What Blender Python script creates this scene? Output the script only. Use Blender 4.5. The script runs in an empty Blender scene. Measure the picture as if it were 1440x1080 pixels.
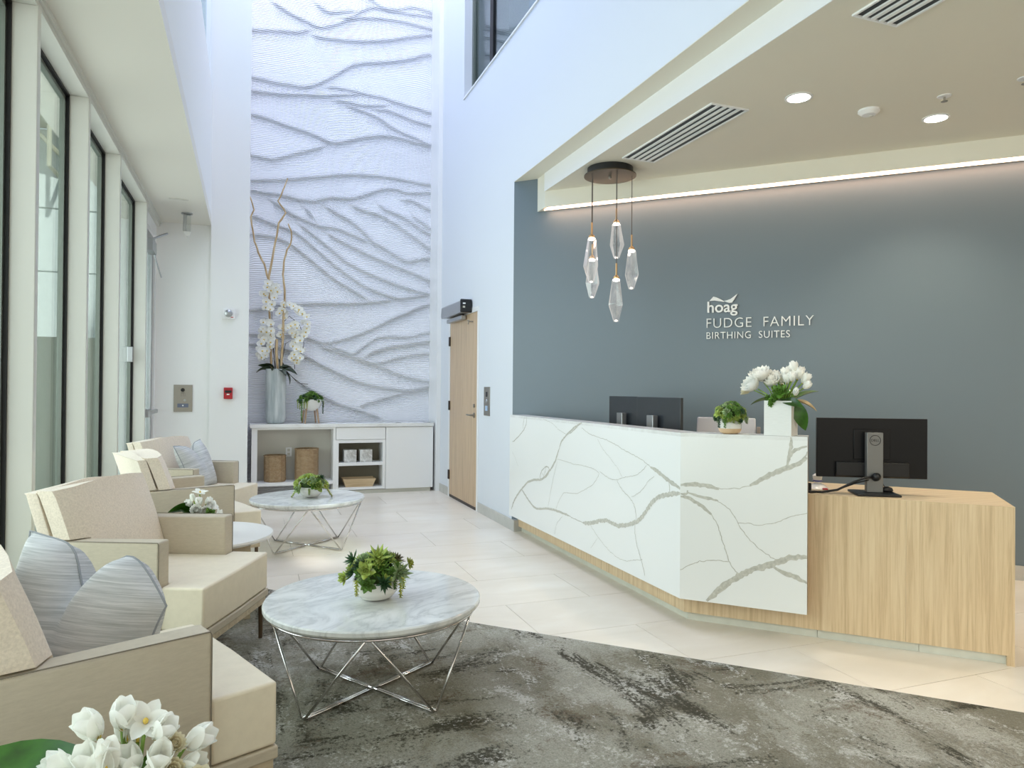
import bpy, bmesh, math, random
import numpy as np
from mathutils import Vector, Matrix, Euler
PI = math.pi
R = math.radians
random.seed(7)
S = bpy.context.scene
COL = S.collection

# ---------------------------------------------------------------- camera
YAW, PIT, ROL, CAMH, FPX = 0.355574, 0.007222, 0.007943, 1.28, 995.16
cd = bpy.data.cameras.new('camera')
cam = bpy.data.objects.new('camera', cd)
COL.objects.link(cam)
S.camera = cam
fw = Vector((math.sin(YAW) * math.cos(PIT), math.cos(YAW) * math.cos(PIT), math.sin(PIT)))
rt = Vector((math.cos(YAW), -math.sin(YAW), 0))
up = rt.cross(fw)
r2 = math.cos(ROL) * rt + math.sin(ROL) * up
u2 = -math.sin(ROL) * rt + math.cos(ROL) * up
m = Matrix((r2, u2, -fw)).transposed().to_4x4()
m.translation = Vector((0, 0, CAMH))
cam.matrix_world = m
cd.sensor_fit = 'HORIZONTAL'
cd.sensor_width = 36
cd.lens = 36 * FPX / 1440
cd.clip_start = 0.05
cd.clip_end = 200

# ---------------------------------------------------------------- sky and lights
W = bpy.data.worlds.new('world')
S.world = W
W.use_nodes = True
bg = W.node_tree.nodes['Background']
bg.inputs[0].default_value = (0.86, 0.94, 1.0, 1)
bg.inputs[1].default_value = 0.75

def area(name, loc, target, sx, sy, power, color):
    d = bpy.data.lights.new(name, 'AREA')
    d.shape = 'RECTANGLE'
    d.size, d.size_y = sx, sy
    d.energy = power
    d.color = color
    o = bpy.data.objects.new(name, d)
    COL.objects.link(o)
    o.location = loc
    o.rotation_euler = (Vector(target) - Vector(loc)).to_track_quat('-Z', 'Y').to_euler()
    return o
# daylight through the clerestory and the side glazing, plus added fill lamps overhead and behind the camera
area('clerestory_daylight', (-0.75, 6.0, 6.1), (3.2, 6.6, 3.0), 5.5, 2.4, 50, (0.14, 0.38, 1.0))
area('atrium_overhead_fill', (0.9, 6.3, 7.55), (0.9, 6.3, 0), 2.2, 4.6, 150, (0.76, 0.80, 1.0))  # unseen area lamp under the closed atrium ceiling, which has no skylight
area('side_window_daylight', (-1.9, 3.0, 1.7), (2.0, 3.6, 0.9), 9.0, 2.8, 275, (0.98, 0.955, 0.96))
area('camera_side_fill', (0.8, -3.6, 2.0), (1.4, 4.0, 1.3), 4.4, 3.2, 42, (1.0, 0.87, 0.70))  # added fill lamp behind the camera, in front of a solid wall
area('camera_side_fill', (4.8, -3.0, 1.9), (3.6, 3.0, 1.2), 3.0, 2.2, 26, (1.0, 0.87, 0.70))  # second added fill lamp, with no glazing behind it
area('corridor_light', (3.6, 6.5, 6.85), (3.6, 6.5, 4), 1.2, 3.0, 90, (0.9, 0.95, 1.0))
sd_ = bpy.data.lights.new('sun', 'SUN')
sd_.energy = 4.5; sd_.angle = R(1.5); sd_.color = (1.0, 0.98, 0.94)
so_ = bpy.data.objects.new('sun', sd_); COL.objects.link(so_)
so_.rotation_euler = Vector((-0.25, 1.0, -0.85)).to_track_quat('-Z', 'Y').to_euler()

S.view_settings.view_transform = 'Standard'
S.view_settings.look = 'None'
S.view_settings.gamma = 1
S.view_settings.use_curve_mapping = False
S.view_settings.exposure = 0.13

# ---------------------------------------------------------------- materials
def lin(c):
    return tuple(((v / 255) / 12.92 if v / 255 <= 0.04045 else ((v / 255 + 0.055) / 1.055) ** 2.4) for v in c)

class NT:
    def __init__(s, name):
        s.m = bpy.data.materials.new(name)
        s.m.use_nodes = True
        s.t = s.m.node_tree
        s.b = s.t.nodes['Principled BSDF']
        s.out = s.t.nodes['Material Output']
    def n(s, typ, **kw):
        x = s.t.nodes.new(typ)
        for k, v in kw.items():
            if k in x.inputs.keys():
                x.inputs[k].default_value = v
            else:
                setattr(x, k, v)
        return x
    def l(s, a, b):
        s.t.links.new(a, b)
    def coords(s, scale=(1, 1, 1), rot=(0, 0, 0), kind='Object'):
        c = s.n('ShaderNodeTexCoord')
        mp = s.n('ShaderNodeMapping')
        mp.inputs['Scale'].default_value = scale
        mp.inputs['Rotation'].default_value = rot
        s.l(c.outputs[kind], mp.inputs[0])
        return mp.outputs[0]
    def ramp(s, fac, stops):
        r = s.n('ShaderNodeValToRGB')
        e = r.color_ramp.elements
        while len(e) < len(stops):
            e.new(0.5)
        for i, (p, c) in enumerate(stops):
            e[i].position = p
            e[i].color = (*lin(c), 1) if max(c) > 1.001 or sum(c) == 0 else (*c, 1)
        s.l(fac, r.inputs[0])
        return r.outputs[0]
    def noise(s, vec, scale, detail=3, rough=0.5, dist=0.0):
        x = s.n('ShaderNodeTexNoise', Scale=scale, Detail=detail, Roughness=rough, Distortion=dist)
        s.l(vec, x.inputs['Vector'])
        return x.outputs[0]
    def bump(s, h, strength, dist):
        b = s.n('ShaderNodeBump', Strength=strength, Distance=dist)
        s.l(h, b.inputs['Height'])
        s.l(b.outputs[0], s.b.inputs['Normal'])

def mat(name, c, rough=0.5, metal=0.0, spec=0.5, vary=0, vscale=6, bump=0, bscale=200, coat=0, rand=0, stretch=(1, 1, 1), sheen=0):
    k = NT(name)
    k.b.inputs['Base Color'].default_value = (*lin(c), 1)
    k.b.inputs['Roughness'].default_value = rough
    k.b.inputs['Metallic'].default_value = metal
    k.b.inputs['Specular IOR Level'].default_value = spec
    k.b.inputs['Coat Weight'].default_value = coat
    k.b.inputs['Sheen Weight'].default_value = sheen
    v = k.coords(stretch)
    src = None
    if vary:
        lo = tuple(max(0.5, x - vary) for x in c)
        hi = tuple(min(255, x + vary) for x in c)
        src = k.ramp(k.noise(v, vscale, 4), [(0.3, lo), (0.7, hi)])
        k.l(src, k.b.inputs['Base Color'])
    if rand:
        oi = k.n('ShaderNodeObjectInfo')
        hs = k.n('ShaderNodeHueSaturation')
        mr = k.n('ShaderNodeMapRange')
        mr.inputs['To Min'].default_value = 1 - rand
        mr.inputs['To Max'].default_value = 1 + rand
        k.l(oi.outputs['Random'], mr.inputs[0])
        k.l(mr.outputs[0], hs.inputs['Value'])
        if src:
            k.l(src, hs.inputs['Color'])
        else:
            hs.inputs['Color'].default_value = (*lin(c), 1)
        k.l(hs.outputs[0], k.b.inputs['Base Color'])
    if bump:
        k.bump(k.noise(v, bscale, 2), bump, 0.002)
    return k.m

def glassmat(name, tint=(235, 245, 243), gl=1.0, rough=0.0):
    k = NT(name)
    k.t.nodes.remove(k.b)
    tr = k.n('ShaderNodeBsdfTransparent')
    tr.inputs[0].default_value = (*lin(tint), 1)
    g = k.n('ShaderNodeBsdfGlossy')
    g.inputs['Roughness'].default_value = rough
    f = k.n('ShaderNodeFresnel', IOR=1.5)
    mu = k.n('ShaderNodeMath', operation='MULTIPLY')
    mu.inputs[1].default_value = gl
    mx = k.n('ShaderNodeMixShader')
    k.l(f.outputs[0], mu.inputs[0])
    k.l(mu.outputs[0], mx.inputs[0])
    k.l(tr.outputs[0], mx.inputs[1])
    k.l(g.outputs[0], mx.inputs[2])
    k.l(mx.outputs[0], k.out.inputs[0])
    return k.m

def emis(name, c, s):
    k = NT(name)
    k.b.inputs['Base Color'].default_value = (0, 0, 0, 1)
    k.b.inputs['Emission Color'].default_value = (*c, 1)
    k.b.inputs['Emission Strength'].default_value = s
    return k.m

WALL = mat('white_wall_paint', (236, 236, 234), 0.6, bump=0.05, bscale=300)
CEIL = mat('cream_ceiling_paint', (226, 222, 208), 0.7, bump=0.03)
LCEIL = mat('soffit_paint', (226, 222, 212), 0.42)
GRAYW = mat('blue_grey_wall_paint', (111, 124, 133), 0.38, bump=0.03, bscale=250)
TRIM = mat('white_trim_paint', (238, 238, 238), 0.35)
POSTM = mat('pale_grey_powder_coat', (214, 213, 206), 0.4)
ALU = mat('brushed_aluminium', (178, 180, 182), 0.35, 0.9)
GASK = mat('black_gasket', (16, 15, 16), 0.6)
GFRAME = mat('grey_green_window_frame', (120, 126, 118), 0.4, 0.4)
GLASS = glassmat('clear_window_glass', (236, 245, 243), 0.55)
BLACK = mat('black_plastic', (18, 19, 21), 0.4)
BLACKG = mat('black_gloss_plastic', (16, 18, 22), 0.22)
STEEL = mat('stainless_steel', (160, 155, 146), 0.38, 0.85)
CHROME = mat('polished_chrome', (215, 212, 210), 0.08, 1.0)
BRONZE = mat('bronze_brown_metal', (92, 74, 54), 0.4, 0.5)
DARKBR = mat('dark_bronze_hinge', (70, 62, 58), 0.45, 0.7)
CABW = mat('white_cabinet_laminate', (242, 242, 241), 0.4)
CABG = mat('greige_laminate', (205, 202, 192), 0.5)
CABI = mat('dark_greige_interior', (128, 122, 104), 0.6)
KICK = mat('toe_kick_grey', (196, 194, 182), 0.5)
WHITEC = mat('glossy_white_ceramic', (236, 234, 228), 0.18, coat=0.4)
WHITEM = mat('matt_white_ceramic', (234, 234, 230), 0.5, vary=3, vscale=30, stretch=(1, 1, 8), bump=0.1)
SAND = mat('sand_clay_band', (222, 190, 152), 0.6)
WHITETOP = mat('white_lacquer_top', (240, 238, 232), 0.3)
RED = mat('red_plastic', (176, 24, 38), 0.35)
PLINTH = mat('pale_stone_plinth', (214, 213, 200), 0.45, vary=5, vscale=14, rand=0.03)
BASEB = mat('grey_stone_baseboard', (196, 194, 188), 0.45, vary=6, vscale=8)
EXTW = mat('white_exterior_panel', (236, 240, 238), 0.7)
EXTC = mat('cream_exterior_plaster', (206, 200, 176), 0.7)
EXTG = mat('grey_green_exterior_wall', (150, 152, 138), 0.7)
EXTF = mat('exterior_concrete', (176, 172, 164), 0.8, vary=6)
UPW = mat('upper_corridor_teal', (120, 150, 160), 0.5)
UPG = mat('upper_corridor_grey', (170, 168, 166), 0.5)
CANOPY = mat('dark_bronze_canopy', (88, 78, 62), 0.32, 0.85)
CORD = mat('grey_brown_cord', (92, 84, 78), 0.5)
GOLD = mat('satin_brass', (205, 168, 122), 0.3, 0.9)
SIGNW = mat('white_sign_lettering', (248, 248, 246), 0.4)
LED = emis('led_diffuser', (1.0, 0.62, 0.42), 11.0)
DOWN = emis('downlight_lens', (1.0, 0.93, 0.84), 14.0)
CRYE = emis('pendant_led', (1.0, 0.92, 0.82), 12.0)

def wood(name, c1, c2, c3, axis='Z', sc=1.0):
    k = NT(name)
    k.b.inputs['Roughness'].default_value = 0.42
    st = {'Z': (48, 48, 1.5), 'X': (1.5, 48, 48), 'Y': (48, 1.5, 48)}[axis]
    v = k.coords(tuple(x * sc for x in st))
    a = k.noise(v, 1.0, 6, 0.6, 0.6)
    v2 = k.coords(tuple(x * sc * 6 for x in st))
    b = k.noise(v2, 1.0, 3, 0.6)
    ad = k.n('ShaderNodeMath', operation='MULTIPLY_ADD')
    k.l(b, ad.inputs[0])
    ad.inputs[1].default_value = 0.35
    k.l(a, ad.inputs[2])
    sb = k.n('ShaderNodeMath', operation='SUBTRACT')
    k.l(ad.outputs[0], sb.inputs[0])
    sb.inputs[1].default_value = 0.17
    k.l(k.ramp(sb.outputs[0], [(0.32, c1), (0.5, c2), (0.68, c3)]), k.b.inputs['Base Color'])
    k.bump(b, 0.12, 0.001)
    return k.m
OAK = wood('pale_oak_laminate', (200, 172, 134), (219, 193, 155), (228, 205, 169))
OAKTOP = wood('pale_oak_top', (208, 184, 148), (219, 196, 160), (226, 205, 171), 'X')
DOORW = wood('oak_door_veneer', (182, 154, 124), (200, 172, 140), (210, 184, 152), 'Z', 0.9)
LIGHTW = wood('light_beech', (190, 172, 142), (206, 190, 162), (218, 204, 178), 'X')
LEGW = wood('brown_wood_leg', (150, 122, 98), (172, 142, 116), (186, 158, 130))
TWIG = wood('dry_branch_bark', (150, 122, 84), (196, 168, 126), (222, 200, 164))

def marble(name, base, vein, sc=3.0, amount=0.55, stretch=(1, 1, 1), rough=0.08):
    k = NT(name)
    k.b.inputs['Roughness'].default_value = rough
    v = k.coords(stretch, (0, 0, 0.5))
    n1 = k.noise(v, sc, 8, 0.62, 1.4)
    n2 = k.noise(v, sc * 5, 4, 0.6, 0.5)
    d = k.n('ShaderNodeMath', operation='SUBTRACT')
    k.l(n1, d.inputs[0])
    d.inputs[1].default_value = 0.5
    ab = k.n('ShaderNodeMath', operation='ABSOLUTE')
    k.l(d.outputs[0], ab.inputs[0])
    mu = k.n('ShaderNodeMath', operation='MULTIPLY_ADD')
    k.l(n2, mu.inputs[0])
    mu.inputs[1].default_value = 0.12
    k.l(ab.outputs[0], mu.inputs[2])
    mid = tuple(a * (1 - amount * .4) + b * amount * .4 for a, b in zip(base, vein))
    k.l(k.ramp(mu.outputs[0], [(0.05, tuple(a * (1 - amount) + b * amount for a, b in zip(base, vein))), (0.10, mid), (0.2, base)]), k.b.inputs['Base Color'])
    return k.m
MARB = marble('carrara_marble', (232, 234, 232), (150, 154, 154), 2.6, 0.42, (1, 2.0, 1))
QTOP = marble('white_quartz_top', (238, 238, 236), (186, 182, 172), 1.2, 0.3, rough=0.2)
CUBEM = marble('veined_cube_marble', (236, 236, 234), (150, 146, 140), 3.5, 0.7, rough=0.3)
QUARTZ = mat('white_quartz', (238, 238, 235), 0.2)
VEIN = mat('warm_grey_vein', (196, 193, 182), 0.25, vary=14, vscale=60)
CORE = mat('grey_brown_panel_edge', (150, 138, 128), 0.5)

# carpet
k = NT('distressed_grey_carpet')
k.b.inputs['Roughness'].default_value = 1.0
k.b.inputs['Specular IOR Level'].default_value = 0.05
def madd(x, f, y):
    a_ = k.n('ShaderNodeMath', operation='MULTIPLY_ADD'); k.l(x, a_.inputs[0]); a_.inputs[1].default_value = f
    if hasattr(y, 'is_linked'): k.l(y, a_.inputs[2])
    else: a_.inputs[2].default_value = y
    return a_.outputs[0]
def mixc(f, a_, b_):
    m_ = k.n('ShaderNodeMix', data_type='RGBA'); k.l(f, m_.inputs[0])
    for sock, v_ in ((6, a_), (7, b_)):
        if isinstance(v_, tuple): m_.inputs[sock].default_value = (*lin(v_), 1)
        else: k.l(v_, m_.inputs[sock])
    return m_.outputs[2]
c0 = k.coords((1, 1, 1))
tuft = k.noise(c0, 170, 2, 0.8)
speck = k.noise(c0, 60, 4, 0.8)
streakY = k.noise(k.coords((3.4, 0.8, 1), (0, 0, R(-8))), 1.9, 8, 0.66, 0.9)
streakX = k.noise(k.coords((0.7, 3.0, 1), (0, 0, R(14))), 1.9, 8, 0.66, 0.8)
patch = k.noise(c0, 0.9, 3, 0.5, 0.3)
dirm = k.ramp(patch, [(0.44, (0.0, 0.0, 0.001)), (0.56, (1.0, 1.0, 1.0))])
sm_ = k.n('ShaderNodeMix', data_type='FLOAT'); k.l(dirm, sm_.inputs[0]); k.l(streakX, sm_.inputs[2]); k.l(streakY, sm_.inputs[3])
st_ = sm_.outputs[0]
basec = k.ramp(madd(speck, 0.45, patch), [(0.60, (146, 144, 132)), (0.75, (168, 166, 154)), (0.88, (188, 186, 176))])
ol_n = k.noise(k.coords((1.6, 1.0, 1), (0, 0, R(-20))), 1.7, 6, 0.65, 0.5)
olm = k.ramp(madd(speck, 0.7, ol_n), [(0.80, (0.0, 0.0, 0.001)), (0.92, (0.7, 0.7, 0.7))])
col = mixc(olm, basec, (116, 110, 92))
dk = k.ramp(madd(speck, 0.55, st_), [(0.0, (1.0, 1.0, 1.0)), (0.665, (0.9, 0.9, 0.9)), (0.75, (0.0, 0.0, 0.001))])
col = mixc(dk, col, (60, 58, 48))
br_n = k.noise(k.coords((1.3, 2.0, 1), (0, 0, R(30))), 2.2, 7, 0.7, 0.6)
brm = k.ramp(madd(speck, 0.55, br_n), [(0.86, (0.0, 0.0, 0.001)), (0.93, (0.7, 0.7, 0.7))])
col = mixc(brm, col, (100, 84, 68))
lt_n = k.noise(k.coords((2.6, 1.6, 1), (0, 0, R(-30)), ), 2.6, 8, 0.7, 0.9)
ltm = k.ramp(madd(speck, 0.75, lt_n), [(0.96, (0.0, 0.0, 0.001)), (1.04, (0.7, 0.7, 0.7))])
col = mixc(ltm, col, (206, 204, 198))
tf = k.ramp(tuft, [(0.44, (0.0, 0.0, 0.001)), (0.62, (0.38, 0.38, 0.38))])
col = mixc(tf, col, (84, 82, 72))
k.l(col, k.b.inputs['Base Color'])
k.bump(speck, 0.8, 0.006)
CARPET = k.m

# floor tile
k = NT('cream_porcelain_tile')
v = k.coords((0.9, 2.2, 1), (0, 0, 0.35), 'Object')
g = k.n('ShaderNodeNewGeometry')
mp = k.n('ShaderNodeMapping'); mp.inputs['Scale'].default_value = (1.0, 2.6, 1); mp.inputs['Rotation'].default_value = (0, 0, -0.5)
k.l(g.outputs['Position'], mp.inputs[0])
nz = k.noise(mp.outputs[0], 1.3, 6, 0.55, 0.8)
c_ = k.ramp(nz, [(0.3, (232, 222, 206)), (0.55, (240, 231, 217)), (0.75, (245, 238, 226))])
oi = k.n('ShaderNodeObjectInfo')
hs = k.n('ShaderNodeHueSaturation')
mr = k.n('ShaderNodeMapRange'); mr.inputs['To Min'].default_value = 0.97; mr.inputs['To Max'].default_value = 1.03
k.l(oi.outputs['Random'], mr.inputs[0]); k.l(mr.outputs[0], hs.inputs['Value']); k.l(c_, hs.inputs['Color'])
k.l(hs.outputs[0], k.b.inputs['Base Color'])
k.b.inputs['Roughness'].default_value = 0.3
TILE = k.m
GROUT = mat('tile_grout', (176, 168, 152), 0.8)

# fabrics
def fabric(name, c, vary, st, rough=0.85, sc=60, sheen=0.15, bs=0.35):
    k = NT(name)
    k.b.inputs['Roughness'].default_value = rough
    k.b.inputs['Sheen Weight'].default_value = sheen
    k.b.inputs['Specular IOR Level'].default_value = 0.25
    v = k.coords(st)
    a = k.noise(v, sc, 5, 0.7)
    k.l(k.ramp(a, [(0.3, tuple(x - vary for x in c)), (0.7, tuple(min(255, x + vary) for x in c))]), k.b.inputs['Base Color'])
    k.bump(a, bs, 0.002)
    return k.m
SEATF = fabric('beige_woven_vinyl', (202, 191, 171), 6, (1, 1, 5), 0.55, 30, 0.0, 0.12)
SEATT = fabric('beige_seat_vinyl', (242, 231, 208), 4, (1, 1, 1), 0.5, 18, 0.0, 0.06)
BACKF = fabric('heathered_taupe_fabric', (236, 223, 205), 14, (1, 1, 1), 0.95, 130)
WELT = mat('dark_taupe_welt', (128, 118, 102), 0.7)
k = NT('grey_slub_stripe_linen')
k.b.inputs['Roughness'].default_value = 0.8
v = k.coords((3, 3, 150))
a = k.noise(v, 1.4, 5, 0.75)
v = k.coords((2, 2, 26))
b = k.noise(v, 1.4, 3, 0.6)
mm = k.n('ShaderNodeMath', operation='MULTIPLY_ADD'); k.l(b, mm.inputs[0]); mm.inputs[1].default_value = 0.5; k.l(a, mm.inputs[2])
k.l(k.ramp(mm.outputs[0], [(0.55, (172, 175, 175)), (0.72, (198, 200, 201)), (0.92, (228, 228, 229))]), k.b.inputs['Base Color'])
k.bump(a, 0.25, 0.001)
PILLF = k.m
PIPING = mat('grey_piping', (156, 160, 165), 0.8)

# carved panel: fine ribs follow an attribute
k = NT('carved_white_gypsum')
k.b.inputs['Base Color'].default_value = (*lin((238, 240, 247)), 1)
k.b.inputs['Roughness'].default_value = 0.55
at = k.n('ShaderNodeAttribute', attribute_name='rib')
mu = k.n('ShaderNodeMath', operation='MULTIPLY'); mu.inputs[1].default_value = 2 * PI / 0.020
sn = k.n('ShaderNodeMath', operation='SINE')
k.l(at.outputs['Fac'], mu.inputs[0]); k.l(mu.outputs[0], sn.inputs[0])
at2 = k.n('ShaderNodeAttribute', attribute_name='ribamp')
m3 = k.n('ShaderNodeMath', operation='MULTIPLY'); k.l(sn.outputs[0], m3.inputs[0]); k.l(at2.outputs['Fac'], m3.inputs[1])
k.bump(m3.outputs[0], 1.0, 0.007)
CARVE = k.m

# woven basket
k = NT('woven_seagrass')
k.b.inputs['Roughness'].default_value = 0.8
tc = k.n('ShaderNodeTexCoord')
sp = k.n('ShaderNodeSeparateXYZ'); k.l(tc.outputs['Object'], sp.inputs[0])
an = k.n('ShaderNodeMath', operation='ARCTAN2'); k.l(sp.outputs[1], an.inputs[0]); k.l(sp.outputs[0], an.inputs[1])
cb = k.n('ShaderNodeCombineXYZ')
m1 = k.n('ShaderNodeMath', operation='MULTIPLY'); k.l(an.outputs[0], m1.inputs[0]); m1.inputs[1].default_value = 5
m2 = k.n('ShaderNodeMath', operation='MULTIPLY'); k.l(sp.outputs[2], m2.inputs[0]); m2.inputs[1].default_value = 26
k.l(m1.outputs[0], cb.inputs[0]); k.l(m2.outputs[0], cb.inputs[1])
ck = k.n('ShaderNodeTexBrick', Scale=1.0)
ck.inputs['Color1'].default_value = (*lin((194, 160, 120)), 1)
ck.inputs['Color2'].default_value = (*lin((230, 206, 168)), 1)
ck.inputs['Mortar'].default_value = (*lin((120, 92, 60)), 1)
ck.inputs['Mortar Size'].default_value = 0.06
k.l(cb.outputs[0], ck.inputs['Vector'])
k.l(ck.outputs['Color'], k.b.inputs['Base Color'])
k.bump(ck.outputs['Fac'], 0.6, 0.004)
WOVEN = k.m
TRAYM = wood('light_tan_tray', (186, 160, 122), (206, 180, 142), (218, 194, 158), 'X')

# vase glaze
k = NT('streaked_blue_grey_glaze')
v = k.coords((9, 9, 0.8))
k.l(k.ramp(k.noise(v, 1.6, 5, 0.65), [(0.32, (152, 163, 165)), (0.5, (184, 192, 193)), (0.68, (216, 221, 220))]), k.b.inputs['Base Color'])
k.b.inputs['Roughness'].default_value = 0.25
VASEM = k.m

# plants
def leafmat(name, c, tip=None, rough=0.45):
    k = NT(name)
    k.b.inputs['Roughness'].default_value = rough
    k.b.inputs['Subsurface Weight'].default_value = 0.08
    k.b.inputs['Subsurface Radius'].default_value = (0.01, 0.02, 0.005)
    v = k.coords((1, 1, 1))
    col = k.ramp(k.noise(v, 25, 3), [(0.3, tuple(max(1, x * 0.78) for x in c)), (0.7, tuple(min(255, x * 1.15) for x in c))])
    oi = k.n('ShaderNodeObjectInfo')
    hs = k.n('ShaderNodeHueSaturation')
    mr = k.n('ShaderNodeMapRange'); mr.inputs['To Min'].default_value = 0.8; mr.inputs['To Max'].default_value = 1.2
    k.l(oi.outputs['Random'], mr.inputs[0]); k.l(mr.outputs[0], hs.inputs['Value']); k.l(col, hs.inputs['Color'])
    k.l(hs.outputs[0], k.b.inputs['Base Color'])
    return k.m
GLT = leafmat('lime_succulent_leaf', (168, 186, 92))
GPALE = leafmat('pale_sage_succulent_leaf', (150, 172, 120))
GMID = leafmat('mid_green_succulent_leaf', (98, 138, 52))
GDK = leafmat('dark_green_succulent_leaf', (52, 88, 50))
GBRN = leafmat('bronze_tinged_leaf', (104, 96, 62))
GYEL = leafmat('yellow_green_trailing_leaf', (172, 178, 66))
LEAFD = leafmat('deep_green_glossy_leaf', (52, 96, 24), rough=0.3)
LEAFO = leafmat('dark_orchid_leaf', (44, 58, 34), rough=0.35)
STEMG = leafmat('fresh_green_stem', (128, 160, 66))
STEMD = leafmat('dark_orchid_stem', (70, 52, 50))
DRYL = leafmat('dried_tan_leaf', (196, 170, 128))
def petal_mat(name, c):
    k = NT(name)
    k.b.inputs['Base Color'].default_value = (*lin(c), 1)
    k.b.inputs['Roughness'].default_value = 0.6
    k.b.inputs['Specular IOR Level'].default_value = 0.3
    tl = k.n('ShaderNodeBsdfTranslucent'); tl.inputs[0].default_value = (*lin(c), 1)
    mx_ = k.n('ShaderNodeMixShader'); mx_.inputs[0].default_value = 0.35
    k.l(k.b.outputs[0], mx_.inputs[1]); k.l(tl.outputs[0], mx_.inputs[2]); k.l(mx_.outputs[0], k.out.inputs[0])
    return k.m
PETAL = petal_mat('white_petal', (255, 255, 250))
PETALC = petal_mat('cream_petal', (246, 240, 214))
YEL = mat('yellow_flower_centre', (232, 200, 90), 0.6)
SOIL = mat('dark_moss_filler', (58, 78, 34), 0.95, bump=0.5, bscale=60)

# crystal
k = NT('clear_faceted_crystal')
k.t.nodes.remove(k.b)
tr = k.n('ShaderNodeBsdfTransparent'); tr.inputs[0].default_value = (0.93, 0.94, 0.94, 1)
gl = k.n('ShaderNodeBsdfGlossy'); gl.inputs['Roughness'].default_value = 0.05
em = k.n('ShaderNodeEmission'); em.inputs[0].default_value = (1.0, 0.93, 0.86, 1); em.inputs[1].default_value = 1.1  # emission added for bright crystal edges and sparkle
lw = k.n('ShaderNodeLayerWeight', Blend=0.35)
mx1 = k.n('ShaderNodeMixShader'); k.l(lw.outputs['Facing'], mx1.inputs[0]); k.l(tr.outputs[0], mx1.inputs[1]); k.l(gl.outputs[0], mx1.inputs[2])
nzc = k.noise(k.coords((14, 14, 5)), 1.6, 4, 0.7, 1.5)
rp = k.ramp(nzc, [(0.5, (0.02, 0.02, 0.02)), (0.78, (0.22, 0.22, 0.22))])
lw2 = k.n('ShaderNodeLayerWeight', Blend=0.25)
ml = k.n('ShaderNodeMath', operation='MULTIPLY_ADD'); k.l(lw2.outputs['Facing'], ml.inputs[0]); ml.inputs[1].default_value = 0.55; k.l(rp, ml.inputs[2])
mx2 = k.n('ShaderNodeMixShader'); k.l(ml.outputs[0], mx2.inputs[0]); k.l(mx1.outputs[0], mx2.inputs[1]); k.l(em.outputs[0], mx2.inputs[2])
k.l(mx2.outputs[0], k.out.inputs[0])
CRYS = k.m
CLEARP = glassmat('clear_plastic', (240, 242, 242), 2.0, 0.1)

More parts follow.
